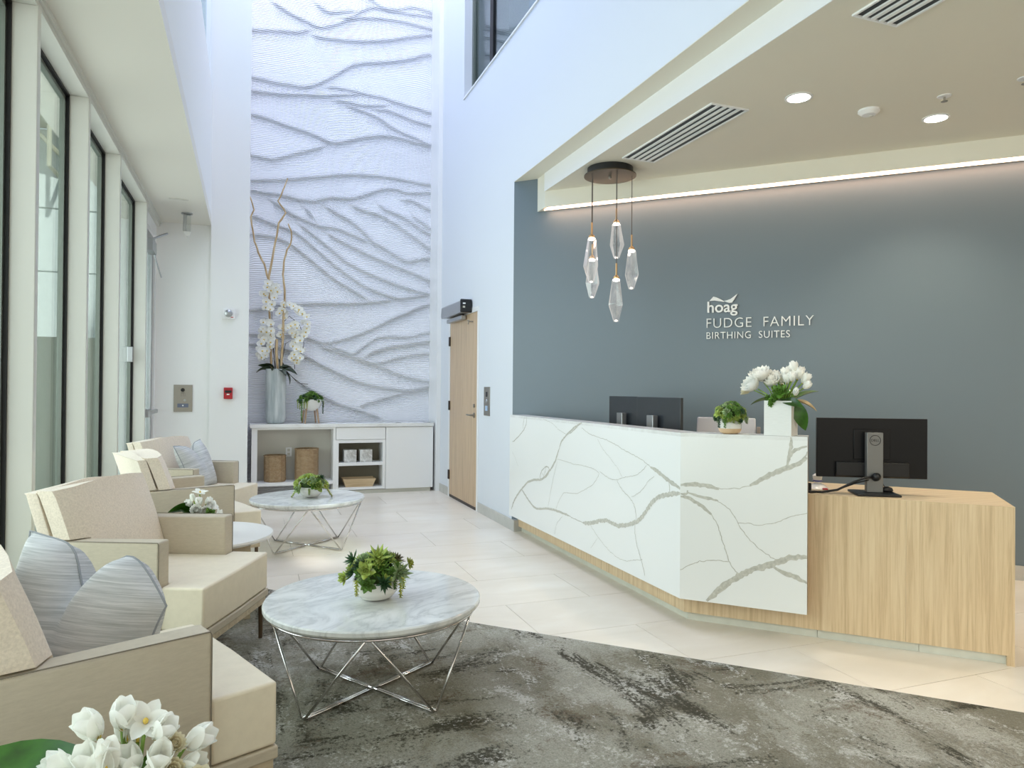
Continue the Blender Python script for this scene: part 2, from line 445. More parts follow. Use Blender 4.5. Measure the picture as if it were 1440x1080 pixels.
# ---------------------------------------------------------------- mesh helpers
class MB:
    def __init__(s):
        s.v = []; s.f = []; s.mi = []; s.cur = 0
    def add(s, vs, fs, M=None):
        o = len(s.v)
        if M is not None:
            vs = [tuple(M @ Vector(p)) for p in vs]
        s.v += [tuple(p) for p in vs]
        s.f += [tuple(i + o for i in f) for f in fs]
        s.mi += [s.cur] * len(fs)
        return s
    def box(s, x0, x1, y0, y1, z0, z1, M=None):
        x0, x1 = min(x0, x1), max(x0, x1); y0, y1 = min(y0, y1), max(y0, y1); z0, z1 = min(z0, z1), max(z0, z1)
        return s.add([(x0, y0, z0), (x1, y0, z0), (x1, y1, z0), (x0, y1, z0), (x0, y0, z1), (x1, y0, z1), (x1, y1, z1), (x0, y1, z1)],
                     [(3, 2, 1, 0), (4, 5, 6, 7), (0, 1, 5, 4), (1, 2, 6, 5), (2, 3, 7, 6), (3, 0, 4, 7)], M)
    def prism(s, poly, z0, z1, M=None, cap=True):
        a = sum(poly[i][0] * poly[(i + 1) % len(poly)][1] - poly[(i + 1) % len(poly)][0] * poly[i][1] for i in range(len(poly)))
        if a < 0:
            poly = poly[::-1]
        n = len(poly)
        vs = [(x, y, z0) for x, y in poly] + [(x, y, z1) for x, y in poly]
        fs = [(i, (i + 1) % n, n + (i + 1) % n, n + i) for i in range(n)]
        if cap:
            fs += [tuple(range(n))[::-1], tuple(range(n, 2 * n))]
        return s.add(vs, fs, M)
    def lathe(s, prof, n=32, M=None, c=(0, 0, 0), mod=None):
        vs = []; fs = []
        for j, (r, z) in enumerate(prof):
            for i in range(n):
                a = 2 * PI * i / n
                rr = max(r, 1e-5) * (mod(a, z) if mod else 1)
                vs.append((c[0] + rr * math.cos(a), c[1] + rr * math.sin(a), c[2] + z))
        for j in range(len(prof) - 1):
            for i in range(n):
                fs.append((j * n + i, j * n + (i + 1) % n, (j + 1) * n + (i + 1) % n, (j + 1) * n + i))
        fs.append(tuple(range(n))[::-1]); fs.append(tuple(range((len(prof) - 1) * n, len(prof) * n)))
        return s.add(vs, fs, M)
    def tube(s, pts, r, n=8, M=None, closed=False):
        pts = [Vector(p) for p in pts]
        rs = r if isinstance(r, (list, tuple)) else [r] * len(pts)
        N = len(pts); vs = []; fs = []
        up0 = None
        for i, p in enumerate(pts):
            if closed:
                d = pts[(i + 1) % N] - pts[i - 1]
            else:
                d = (pts[min(i + 1, N - 1)] - pts[max(i - 1, 0)])
            d.normalize()
            if up0 is None:
                up0 = Vector((0, 0, 1)) if abs(d.z) < 0.9 else Vector((1, 0, 0))
            a = d.cross(up0); a.normalize(); b = a.cross(d); b.normalize(); up0 = b
            for j in range(n):
                t = 2 * PI * j / n
                vs.append(p + rs[i] * (math.cos(t) * a + math.sin(t) * b))
        K = N if closed else N - 1
        for i in range(K):
            for j in range(n):
                q = (i + 1) % N
                fs.append((i * n + j, q * n + j, q * n + (j + 1) % n, i * n + (j + 1) % n))
        if not closed:
            fs.append(tuple(range(n))); fs.append(tuple(range((N - 1) * n, N * n))[::-1])
        return s.add(vs, fs, M)
    def mesh(s, name, mats, smooth=False):
        me = bpy.data.meshes.new(name)
        me.from_pydata(s.v, [], s.f)
        for m_ in (mats if isinstance(mats, (list, tuple)) else [mats]):
            me.materials.append(m_)
        if any(s.mi):
            me.polygons.foreach_set('material_index', s.mi)
        if smooth:
            me.polygons.foreach_set('use_smooth', [True] * len(me.polygons))
            if smooth != 'all':
                try:
                    me.set_sharp_from_angle(angle=R(35))
                except Exception:
                    pass
        me.validate(); me.update()
        return me
    def ob(s, name, mats, parent=None, bevel=0, smooth=False, seg=2, loc=None, rotz=0):
        return link(name, s.mesh(name, mats, smooth or bool(bevel)), parent, bevel, seg, loc, rotz)

def link(name, me, parent=None, bevel=0, seg=2, loc=None, rotz=0):
    o = bpy.data.objects.new(name, me)
    COL.objects.link(o)
    if parent:
        o.parent = parent
    if loc is not None:
        o.location = loc
    if rotz:
        o.rotation_euler[2] = rotz
    if bevel:
        b = o.modifiers.new('bevel', 'BEVEL')
        b.width = bevel; b.segments = seg; b.limit_method = 'ANGLE'; b.angle_limit = R(40)
        b.harden_normals = False
    return o

def thing(name, label, cat, loc=(0, 0, 0), rotz=0, group=None):
    o = bpy.data.objects.new(name, None)
    COL.objects.link(o)
    o.empty_display_size = 0.1
    o.location = loc; o.rotation_euler = (0, 0, rotz)
    o['label'] = label; o['category'] = cat
    if group:
        o['group'] = group
    return o
def tag(o, label, cat, group=None):
    o['label'] = label; o['category'] = cat
    if group:
        o['group'] = group
    return o
def struct(name, mb, mt, parent=None, bevel=0, label=None, **kw):
    o = mb.ob(name, mt, parent, bevel, **kw)
    if parent is None:
        o['kind'] = 'structure'
        if label: o['label'] = label
    return o
def dup(o, parent=None, loc=None, rotz=None, label=None):
    c = o.copy(); COL.objects.link(c)
    if parent is not None: c.parent = parent
    if loc is not None: c.location = loc
    if rotz is not None: c.rotation_euler = (0, 0, rotz)
    if label: c['label'] = label
    for ch in [x for x in bpy.data.objects if x.parent == o and x is not c]:
        dup(ch, c)
    return c

D = {"cur":[[[0.16,5.96],[0.44,5.821],[0.78,5.709],[1.03,5.823],[1.32,6.041],[1.42,6.105],[1.57,6.102],[1.75,6.118],[1.9,6.192],[2.03,6.204],[2.16,6.165]],[[0.66,6.059],[0.79,5.962],[0.89,5.926],[1.12,5.978],[1.27,6.026]],[[0.98,5.895],[1.12,5.891],[1.27,5.936],[1.52,5.973],[1.77,5.988],[2.03,5.972],[2.16,5.958]],[[-0.01,5.544],[0.28,5.591],[0.53,5.62],[0.62,5.662],[0.74,5.691]],[[0.62,5.625],[0.79,5.606],[1.03,5.612],[1.32,5.645],[1.62,5.713],[1.93,5.812],[2.16,5.885]],[[0.01,4.978],[0.17,4.967],[0.31,4.941],[0.4,4.963],[0.49,4.941],[0.64,4.95],[0.84,5.062],[1.03,5.204],[1.15,5.311],[1.32,5.377],[1.6,5.43],[1.91,5.518],[2.14,5.63]],[[0.8,4.976],[0.96,5.007],[1.18,4.991],[1.4,4.97],[1.53,4.969],[1.68,4.941],[1.83,4.918],[2.04,4.891],[2.16,4.862]],[[0.01,4.819],[0.17,4.824],[0.33,4.824],[0.56,4.859],[0.8,4.876],[0.96,4.908],[1.18,4.946],[1.33,4.959]],[[0.89,4.843],[1.08,4.852],[1.26,4.828],[1.4,4.837],[1.58,4.867],[1.68,4.908]],[[1.04,4.82],[1.21,4.783],[1.38,4.745],[1.53,4.691],[1.66,4.607],[1.78,4.561],[1.99,4.499],[2.16,4.438]],[[1.38,4.796],[1.63,4.812],[1.78,4.778],[1.96,4.726],[2.16,4.702]],[[0.02,4.539],[0.17,4.513],[0.38,4.458],[0.64,4.407],[0.8,4.356],[0.96,4.302],[1.09,4.351],[1.28,4.419],[1.53,4.484],[1.74,4.491],[1.92,4.463],[2.1,4.435]],[[0.02,4.04],[0.14,4.03],[0.23,4.012],[0.38,4.072],[0.64,4.176],[0.9,4.277]],[[0.03,3.744],[0.34,3.783],[0.69,3.853],[1.0,3.919],[1.29,3.957],[1.59,3.966],[1.87,3.946],[2.15,3.92]],[[0.03,3.625],[0.18,3.606],[0.37,3.608],[0.5,3.566],[0.76,3.555],[0.88,3.628],[1.19,3.635],[1.34,3.7],[1.54,3.796],[1.72,3.833],[1.87,3.78],[2.17,3.824]],[[0.15,3.571],[0.31,3.479],[0.49,3.364],[0.66,3.306],[0.8,3.258],[1.01,3.252],[1.21,3.181],[1.46,3.089]],[[0.54,3.538],[0.66,3.428],[0.8,3.27]],[[0.8,3.539],[1.01,3.437],[1.18,3.353],[1.33,3.241],[1.43,3.124],[1.58,3.061],[1.73,2.971],[1.89,2.893],[2.07,2.944],[2.19,2.97]],[[1.11,3.582],[1.3,3.514],[1.55,3.462],[1.75,3.366],[1.91,3.265],[2.09,3.152],[2.19,3.081]],[[1.45,3.654],[1.6,3.542],[1.8,3.485],[1.96,3.397],[2.18,3.275]],[[1.75,3.697],[1.96,3.692],[2.18,3.598]],[[1.88,3.633],[1.96,3.5],[2.06,3.432],[2.18,3.352]],[[0.04,3.322],[0.22,3.243],[0.38,3.209],[0.54,3.151],[0.73,2.995],[0.92,2.838],[1.11,2.703],[1.31,2.566],[1.54,2.478],[1.79,2.411],[2.13,2.484]],[[0.49,3.316],[0.73,3.142],[0.97,2.964],[1.11,2.851],[1.31,2.753],[1.56,2.656],[1.84,2.571],[2.15,2.499]],[[0.82,3.223],[1.01,3.116],[1.21,3.032],[1.46,2.926],[1.71,2.842],[1.97,2.757],[2.19,2.668]],[[0.04,3.097],[0.27,3.092],[0.45,3.022],[0.61,2.901],[0.8,2.756],[0.97,2.62],[1.17,2.508],[1.46,2.349]],[[0.05,2.184],[0.27,2.261],[0.57,2.285],[0.81,2.311],[1.12,2.319],[1.46,2.354],[1.76,2.407]],[[0.05,1.9],[0.28,1.883],[0.58,1.917],[0.74,1.85],[0.88,1.81],[1.12,1.874],[1.42,1.996],[1.72,2.158],[1.97,2.271],[2.18,2.371]],[[0.88,1.81],[1.05,1.748],[1.22,1.678],[1.37,1.807],[1.52,1.911],[1.67,1.929],[1.92,1.925],[2.18,2.003]],[[1.3,1.63],[1.47,1.734],[1.69,1.803],[1.92,1.83],[2.18,1.882]],[[1.22,1.678],[1.42,1.583],[1.57,1.586],[1.77,1.653],[1.98,1.704],[2.19,1.727]],[[0.05,1.781],[0.28,1.764],[0.62,1.664],[0.81,1.559],[1.03,1.452],[1.22,1.368],[1.47,1.296],[1.72,1.26],[1.93,1.236],[2.2,1.302]],[[0.74,1.801],[0.98,1.734],[1.17,1.665],[1.32,1.631],[1.57,1.536],[1.85,1.426],[2.2,1.354]],[[0.51,1.36],[0.75,1.216],[0.86,1.156],[1.03,1.07],[1.23,1.008],[1.43,0.945],[1.63,0.869]],[[1.23,1.021],[1.47,1.095],[1.73,1.171],[1.98,1.236],[2.18,1.276]],[[1.32,1.631],[1.47,1.722],[1.72,1.804],[1.98,1.85],[2.18,1.882]]],"vl":[[9,[[5.558,1.051],[5.562,0.993],[5.624,0.932],[5.731,0.877],[5.842,0.829],[5.904,0.811]]],[7,[[5.61,1.049],[5.641,0.989],[5.64,0.935]]],[16,[[5.914,0.208],[5.858,0.287],[5.747,0.373],[5.666,0.423],[5.536,0.498],[5.385,0.539],[5.264,0.55],[5.171,0.58],[5.038,0.666],[4.952,0.736],[4.923,0.782],[4.89,0.828]]],[9,[[5.264,0.55],[5.242,0.617],[5.15,0.672],[5.069,0.672],[5.081,0.626],[5.148,0.583]]],[6,[[5.218,0.61],[5.162,0.59]]],[6,[[5.141,0.664],[5.171,0.598]]],[12,[[4.89,0.828],[4.85,0.891],[4.75,0.948],[4.634,1.005],[4.505,1.047]]],[8,[[4.75,0.948],[4.672,0.97],[4.578,1.016],[4.505,1.047]]],[15,[[5.666,0.423],[5.533,0.365],[5.405,0.318],[5.307,0.31],[5.121,0.345],[4.967,0.358],[4.841,0.36],[4.7,0.358]]],[5,[[4.7,0.358],[4.585,0.35],[4.475,0.349]]],[24,[[4.475,0.349],[4.352,0.365],[4.236,0.404],[4.124,0.427],[4.047,0.42],[3.972,0.416],[3.871,0.443],[3.761,0.477],[3.683,0.522],[3.632,0.571],[3.57,0.634],[3.498,0.674],[3.382,0.704],[3.287,0.722]]],[22,[[3.592,0.833],[3.524,0.817],[3.452,0.793],[3.383,0.772],[3.327,0.758],[3.287,0.747]]],[8,[[3.394,0.768],[3.387,0.712]]],[3.5,[[4.504,1.012],[4.397,0.978],[4.261,0.961],[4.132,0.953],[4.009,0.93],[3.892,0.903],[3.78,0.885],[3.674,0.861],[3.585,0.83]]],[2.5,[[5.203,1.046],[5.022,1.019],[4.893,0.974],[4.75,0.945]]],[3,[[4.923,0.751],[4.766,0.749],[4.63,0.743],[4.464,0.749],[4.324,0.743],[4.224,0.724],[4.256,0.69],[4.323,0.635],[4.461,0.578],[4.57,0.539],[4.802,0.514],[4.883,0.443],[4.945,0.365]]],[3,[[4.224,0.736],[4.16,0.716],[4.051,0.7],[3.976,0.712],[3.861,0.744],[3.752,0.764],[3.673,0.807],[3.635,0.838]]],[2.5,[[4.922,0.73],[4.972,0.638],[5.035,0.508],[5.09,0.363]]],[3.5,[[3.991,0.704],[3.931,0.657],[3.846,0.627],[3.776,0.589],[3.743,0.518],[3.769,0.438],[3.746,0.354],[3.706,0.294],[3.666,0.236],[3.645,0.187]]],[2,[[4.26,0.948],[4.194,0.893],[4.068,0.83],[3.977,0.781],[3.924,0.737]]],[2.5,[[4.352,0.352],[4.25,0.295],[4.121,0.246],[3.969,0.214],[3.854,0.222],[3.745,0.258],[3.672,0.272]]],[2,[[4.25,0.287],[4.35,0.198]]],[2,[[4.82,0.334],[4.922,0.265],[4.963,0.171]]],[2.5,[[3.804,0.626],[3.724,0.658],[3.659,0.701],[3.621,0.746],[3.547,0.781]]],[2,[[5.902,0.724],[5.838,0.69],[5.752,0.609]]]],"vr":[[22,[[-0.001,0.767],[0.055,0.773],[0.116,0.774],[0.163,0.767],[0.204,0.76]]],[3.5,[[0.204,0.76],[0.28,0.763],[0.359,0.786]]],[22,[[0.359,0.786],[0.404,0.813],[0.448,0.845],[0.503,0.871],[0.557,0.897],[0.601,0.913],[0.635,0.945]]],[17,[[0.557,1.045],[0.559,0.996],[0.549,0.943],[0.539,0.896]]],[17,[[0.549,0.941],[0.569,0.976],[0.605,0.998],[0.634,1.002]]],[10,[[0.635,0.976],[0.622,0.944],[0.595,0.916]]],[18,[[-0.001,0.705],[0.038,0.704],[0.081,0.683],[0.123,0.655],[0.164,0.62]]],[16,[[0.038,0.741],[0.033,0.707],[-0.001,0.722]]],[14,[[0.038,0.729],[0.092,0.712],[0.151,0.706],[0.199,0.695]]],[4,[[0.164,0.62],[0.194,0.577],[0.212,0.518],[0.229,0.46],[0.247,0.407],[0.259,0.373],[0.281,0.34],[0.311,0.316]]],[3.5,[[0.199,0.695],[0.246,0.665],[0.28,0.632],[0.301,0.58],[0.338,0.53],[0.383,0.481],[0.44,0.439],[0.501,0.407]]],[3,[[0.301,0.586],[0.349,0.592],[0.395,0.58],[0.45,0.596],[0.499,0.609],[0.559,0.643],[0.636,0.663]]],[28,[[0.143,0.158],[0.19,0.209],[0.236,0.254],[0.305,0.307],[0.373,0.353],[0.451,0.379],[0.506,0.408],[0.57,0.436],[0.636,0.443]]],[20,[[0.478,0.374],[0.528,0.352],[0.581,0.339],[0.638,0.311]]],[3.5,[[0.001,0.308],[0.058,0.345],[0.117,0.368],[0.19,0.381],[0.253,0.378]]]],"br":[[[-0.019,8.84,3.529],[0.037,8.84,3.361],[-0.001,8.84,3.276],[0.041,8.84,2.989],[0.086,8.84,2.865],[0.153,8.84,2.73],[0.203,8.84,2.546],[0.215,8.84,2.289],[0.227,8.84,1.939],[0.244,8.84,1.507]],[[0.41,8.84,3.774],[0.362,8.84,3.639],[0.301,8.84,3.492],[0.391,8.84,3.359],[0.314,8.84,3.234],[0.272,8.84,2.996],[0.22,8.84,2.687],[0.203,8.84,2.546]],[[0.42,8.84,3.232],[0.461,8.84,3.117],[0.451,8.84,3.01],[0.407,8.84,2.912],[0.37,8.84,2.768],[0.365,8.84,2.626],[0.382,8.84,2.486],[0.384,8.84,2.298],[0.372,8.84,1.944],[0.353,8.84,1.509]]],"bl":[[[0.188,8.84,2.501],[0.222,8.84,2.489],[0.288,8.84,2.457],[0.17,8.84,2.366],[0.266,8.84,2.341],[0.189,8.84,2.459],[0.229,8.84,2.426],[0.177,8.84,2.29],[0.237,8.84,2.261],[0.171,8.84,2.219],[0.224,8.84,2.197],[0.302,8.84,2.416],[0.15,8.84,2.382]],[[0.151,8.84,2.044],[0.233,8.84,2.022],[0.151,8.84,1.963],[0.234,8.84,1.946],[0.155,8.84,1.893],[0.234,8.84,1.886],[0.153,8.84,1.841],[0.235,8.84,1.809],[0.129,8.84,1.789],[0.229,8.84,1.759],[0.139,8.84,1.705],[0.111,8.84,1.662],[0.17,8.84,1.655],[0.196,8.84,1.709],[0.137,8.84,1.631],[0.206,8.84,2.046],[0.187,8.84,1.933],[0.181,8.84,1.863],[0.241,8.84,1.851]],[[0.371,8.84,2.264],[0.438,8.84,2.262],[0.506,8.84,2.224],[0.541,8.84,2.187],[0.589,8.84,2.161],[0.637,8.84,2.127],[0.645,8.84,2.042],[0.632,8.84,1.949],[0.612,8.84,1.898],[0.479,8.84,2.248],[0.547,8.84,2.209],[0.638,8.84,1.992]],[[0.454,8.84,2.013],[0.508,8.84,2.03],[0.495,8.84,1.944],[0.509,8.84,1.884],[0.536,8.84,1.931],[0.564,8.84,1.844],[0.503,8.84,1.82],[0.518,8.84,1.739],[0.572,8.84,1.712],[0.501,8.84,1.675],[0.564,8.84,1.634],[0.499,8.84,1.611],[0.468,8.84,1.929],[0.483,8.84,1.774],[0.539,8.84,1.605],[0.551,8.84,1.776],[0.522,8.84,1.988],[0.464,8.84,1.631]],[[0.361,8.84,2.2],[0.331,8.84,2.164],[0.36,8.84,1.982],[0.374,8.84,1.94],[0.341,8.84,1.91],[0.386,8.84,2.11]]]}

# ================================================================ ROOM SHELL
XW = 2.25            # atrium right wall
XL = -0.41           # left soffit edge
YC = 8.45            # left end wall and column face
YB = 9.05            # carved panel wall
GS = 8.29            # x + y on the grey wall face
CZ = 3.013           # reception ceiling
FLOORPOLY = [(-1.15, -4.0), (7.6, -4.0), (7.6, GS - 7.6), (GS - 9.0, 9.0)]
# floor slab and tiles
base = MB()
base.prism([(-1.12, -4.0), (8.0, -4.0), (8.0, 9.4), (-1.12, 9.4)], -0.12, -0.006)
floor = struct('floor', base, GROUT, label='pale cream stone tile floor of the lobby')
TL, TD, g2 = 1.11, 0.555, 0.0016
tile_me = {}
row = 0
nt = 0
for j in range(-6, 11):
    y0 = 3.395 + j * TD
    y1 = y0 + TD
    offx = 1.437 if j % 2 == 0 else 1.992
    for i in range(-3, 6):
        x0 = offx + i * TL; x1 = x0 + TL
        if y0 > YB or y1 < 0.6: continue
        if x1 + y1 < 4.75: continue
        if x0 + y0 > GS + 0.0 and x0 > XW - 0.1: continue
        if x0 > XW and y0 > 6.0: continue
        if x1 < -0.98: continue
        cx0, cx1, cy0, cy1 = max(x0, -0.98), min(x1, 7.5), y0, min(y1, YB - 0.01)
        if cy0 > 6.06: cx1 = min(cx1, XW - 0.001)
        if cy0 > YC: cx0 = max(cx0, -0.005)
        if cx1 - cx0 < 0.03 or cy1 - cy0 < 0.03: continue
        key = (round(cx1 - cx0, 3), round(cy1 - cy0, 3))
        if key not in tile_me:
            w, d = key
            tile_me[key] = MB().box(-w / 2 + g2, w / 2 - g2, -d / 2 + g2, d / 2 - g2, -0.006, 0.0).mesh('tile', TILE)
        o = link('tile', tile_me[key], floor)
        o.location = ((cx0 + cx1) / 2, (cy0 + cy1) / 2, 0)
        nt += 1
# carpet
cs = 4.862
car = MB().prism([(-0.98, -3.9), (7.5, -3.9), (7.5, cs - 7.5), (-0.98, cs + 0.98)], -0.006, 0.003).ob('carpet', CARPET)
tag(car, 'grey distressed patterned carpet inset diagonally in the tile floor', 'carpet')

# right atrium wall with the door opening and the upper window opening
DY0, DY1, DZ = 7.105, 8.175, 2.10
WY1, WZ0, WZ1 = 7.69, 4.56, 6.9
T = 0.20
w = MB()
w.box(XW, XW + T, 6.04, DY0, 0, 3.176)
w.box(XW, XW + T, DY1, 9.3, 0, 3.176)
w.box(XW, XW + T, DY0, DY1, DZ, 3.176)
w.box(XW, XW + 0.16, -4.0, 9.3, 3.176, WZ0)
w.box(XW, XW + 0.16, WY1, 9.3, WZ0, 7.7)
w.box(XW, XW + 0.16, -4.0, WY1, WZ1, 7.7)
struct('wall_right', w, mat('shaded_white_wall_paint', (222, 226, 232), 0.6, bump=0.05, bscale=300), label='tall white atrium wall on the right with the oak door')  # same white paint; dimmer, bluish light is put into this colour
t_ = MB().box(XW - 0.012, XW + 0.16, -4, WY1, WZ0 - 0.012, WZ0 + 0.004)
struct('trim_1', t_, TRIM, label='thin white sill edge under the upper window')
# upper overlook window and the corridor behind it
win = MB()
win.box(XW + 0.10, XW + 0.14, 6.98, 7.08, WZ0, WZ1)
win.box(XW + 0.10, XW + 0.14, 5.2, 5.25, WZ0, WZ1)
wo = struct('window_1', win, GASK, label='upper overlook window high on the right atrium wall')
struct('window_frame', MB().box(XW + 0.09, XW + 0.15, WY1 - 0.05, WY1, WZ0, WZ1), GFRAME, wo)
struct('pane', MB().box(XW + 0.115, XW + 0.121, -2.0, 6.98, WZ0, WZ1), GLASS, wo)
struct('pane', MB().box(XW + 0.115, XW + 0.121, 7.08, WY1 - 0.05, WZ0, WZ1), GLASS, wo)
up_ = MB()
up_.box(XW + 0.17, 5.0, -2, 9.3, WZ0 - 0.3, WZ0 - 0.05)
up_.box(XW + 0.17, 5.0, -2, 9.3, WZ1, WZ1 + 0.1)
up_.box(XW + 0.17, 5.0, 8.6, 8.7, WZ0, WZ1)
struct('wall_corridor', up_, UPW, label='teal walled upper corridor behind the overlook window')
up2 = MB()
up2.box(4.2, 4.3, -2, 8.6, WZ0, WZ1)
up2.box(2.75, 3.1, 7.6, 8.1, WZ0, WZ1)
struct('wall_corridor_panel', up2, UPG, label='grey wall and pier inside the upper corridor')
struct('wall_corridor_bulkhead', MB().box(3.0, 4.2, 3.0, 8.6, 5.6, WZ1), mat('blue_bulkhead', (140, 164, 200), 0.4), label='blue grey bulkhead inside the upper corridor')

# carved panel wall, strip return, back wall
bw = MB().box(-0.6, 2.6, YB + 0.06, YB + 0.2, 0, 7.7)
struct('wall_back', bw, WALL, label='white wall behind the carved panel')
struct('trim_2', MB().box(2.195, XW, 8.62, YB, 0, 7.7), TRIM, label='white side return framing the carved panel on the right')
struct('baseboard_right', MB().box(XW - 0.010, XW + 0.0, 6.05, DY0 - 0.06, 0, 0.10).box(XW - 0.010, XW, DY1 + 0.05, 8.62, 0, 0.10)
       .box(XW - 0.01, XW + 0.09, 5.955, 6.05, 0, 0.10), BASEB, label='grey stone baseboard along the right atrium wall')

# column and left end wall, above-soffit
struct('wall_column', MB().box(XL, -0.012, YC, YB + 0.1, 0, 7.7), WALL, label='white square column beside the carved panel')
struct('wall_left_end', MB().box(-1.3, XL - 0.001, YC + 0.042, YC + 0.2, 0, 4.55), WALL, label='white end wall with the intercom plate')
sf = MB()
sf.box(-1.3, XL, -4.0, YC - 0.001, 3.06, 3.16).box(-1.3, XL - 0.001, YC - 0.001, YC + 0.042, 3.06, 3.16)
struct('ceiling_left', sf, LCEIL, label='low soffit ceiling above the armchairs')
struct('wall_left_upper', MB().box(XL - 0.12, XL, -4.0, YC, 3.161, 4.53), WALL, label='white upper wall face above the left soffit')
cl = MB()
for yy in (8.40, 6.3, 4.2, 2.1, 0.0, -2.1):
    cl.box(XL - 0.11, XL - 0.02, yy - 0.05, yy, 4.55, 7.6)
cl.box(XL - 0.11, XL - 0.02, -4, YC, 4.53, 4.57)
clo = struct('window_2', cl, TRIM, label='clerestory window band above the left soffit')
struct('pane', MB().box(XL - 0.07, XL - 0.064, -4, YC - 0.05, 4.57, 7.6), GLASS, clo)
struct('ceiling_atrium', MB().box(XL - 0.12, XW + 0.2, -4.2, YB + 0.2, 7.7, 7.85), WALL, label='high white ceiling of the atrium')

# window wall on the left: fins, black gaskets, frames, panes, header
posts = [-0.62, 0.47, 1.56, 2.655, 3.745, 4.832, 5.934, 7.382]
hd = MB()
hd.box(-1.07, -0.915, -4.0, YC, 3.0, 3.06)
hd.box(-0.915, -0.900, -4.0, YC, 3.03, 3.06)
hd.box(-1.07, -1.0, -4.0, 7.43, 0, 0.10)
struct('wall_left', hd, POSTM, label='pale window wall header and sill on the left')
n_ = 3
prev = -0.7
ends = posts
for i in range(len(posts)):
    y = posts[i]
    fr = MB()
    # frame around the bay that ends at this fin
    y0 = posts[i - 1] + 0.05 if i else y - 1.05
    fr.box(-1.058, -1.03, y - 0.03, y, 0.10, 3.0)
    fr.box(-1.058, -1.03, y0, y0 + 0.03, 0.10, 3.0)
    fr.box(-1.058, -1.03, y0, y, 2.96, 3.0)
    fr.box(-1.058, -1.03, y0, y, 0.10, 0.15)
    wn = struct('window_%d' % n_, fr, GFRAME, label='floor to ceiling window bay %s' % ['outside the frame nearest the camera', 'outside the frame', 'outside the frame beside the camera', 'at the left picture edge, mostly outside', 'at the far left edge of the picture', 'behind the nearest visible armchairs', 'between the second and third visible fins', 'next to the glazed exit door'][i])
    gk = MB()
    gk.box(-1.03, -1.012, y - 0.012, y, 0.10, 3.0)
    gk.box(-1.03, -1.012, y0, y0 + 0.012, 0.10, 3.0)
    gk.box(-1.03, -1.012, y0, y, 2.985, 3.0)
    struct('gasket', gk, GASK, wn)
    struct('fin', MB().box(-1.03, -0.912, y, y + 0.05, 0.0, 3.0), POSTM, wn, bevel=0.003)
    struct('pane', MB().box(-1.050, -1.044, y0 + 0.02, y - 0.02, 0.12, 2.98), GLASS, wn)
    n_ += 1
struct('window_latch', MB().box(-1.045, -1.0, 7.26, 7.30, 1.50, 1.64), ALU, wn, bevel=0.004)
# exit door
dr = MB()
dr.box(-1.03, -0.95, 7.44, 7.50, 0, 3.0)
dr.box(-1.03, -0.95, YC - 0.08, YC, 0, 3.0)
dr.box(-1.03, -0.95, 7.50, YC - 0.08, 2.88, 3.0)
do = struct('door_1', dr, TRIM, label='glazed exit door at the far left beside the intercom wall')
lf = MB()
lf.box(-1.01, -0.97, 7.52, 7.60, 0.02, 2.86); lf.box(-1.01, -0.97, YC - 0.17, YC - 0.09, 0.02, 2.86)
lf.box(-1.01, -0.97, 7.60, YC - 0.17, 2.76, 2.86); lf.box(-1.01, -0.97, 7.60, YC - 0.17, 0.02, 0.20)
struct('door_leaf', lf, ALU, do)
struct('pane', MB().box(-0.993, -0.987, 7.60, YC - 0.17, 0.2, 2.76), GLASS, do)
struct('panic_bar', MB().box(-0.97, -0.90, 7.56, 7.72, 0.98, 1.06).box(-0.935, -0.90, 7.72, YC - 0.15, 1.0, 1.04), ALU, do, bevel=0.006)
cb_ = MB().box(-0.97, -0.90, 7.75, 8.05, 2.62, 2.74)
cb_.tube([(-0.92, 7.9, 2.76), (-0.80, 8.0, 2.84), (-0.90, 8.25, 2.86)], 0.012, 6)
cb_.tube([(-0.92, 8.0, 2.62), (-0.86, 8.1, 2.40)], 0.008, 6)
struct('door_closer', cb_, ALU, do, bevel=0.004)

# reception ceiling, fascia, light valance, grey wall
cp = [(2.409, -4.0), (7.6, -4.0), (7.6, 8.104 - 7.6), (2.409, 8.104 - 2.409)]
struct('ceiling_reception', MB().prism(cp, CZ, 3.17), CEIL, label='cream dropped ceiling over the reception desk')
struct('ceiling_fascia', MB().prism([(2.404, -4.0), (2.409, -4.0), (2.409, 5.695), (2.404, 5.70)], CZ - 0.0, 3.176), TRIM, label='bright white edge face of the dropped reception ceiling')
struct('ceiling_underside', MB().prism([(XW + 0.001, -4.0), (2.45, -4.0), (2.45, GS - 2.45), (XW + 0.001, GS - XW)], 3.171, 3.178), CEIL, label='narrow ceiling strip under the white atrium wall')
va = MB().prism([(2.409, 8.104 - 2.409), (7.6, 8.104 - 7.6), (7.6, 8.275 - 7.6), (2.409, 8.275 - 2.409)], 2.872, 3.17)
struct('ceiling_valance', va, CEIL, label='dropped cream light valance along the blue grey wall')
lz = MB().prism([(2.435, 8.122 - 2.435), (7.55, 8.122 - 7.55), (7.55, 8.205 - 7.55), (2.435, 8.205 - 2.435)], 2.864, 2.8715)
lo = lz.ob('linear_light', LED)
tag(lo, 'long linear white light strip under the ceiling valance on the grey wall', 'light')
gw = MB().prism([(XW - 0.0, GS - XW), (7.6, GS - 7.6), (7.75, GS - 7.5), (2.5, GS - 2.25)], 0, 3.17)
struct('wall_reception', gw, GRAYW, label='blue grey feature wall behind the reception desk')
struct('baseboard_reception', MB().prism([(2.36, GS - 2.36 - 0.004), (7.59, GS - 7.59 - 0.004), (7.59, GS - 7.59 - 0.018), (2.36, GS - 2.36 - 0.018)], 0, 0.10), BASEB, label='pale baseboard along the blue grey wall')
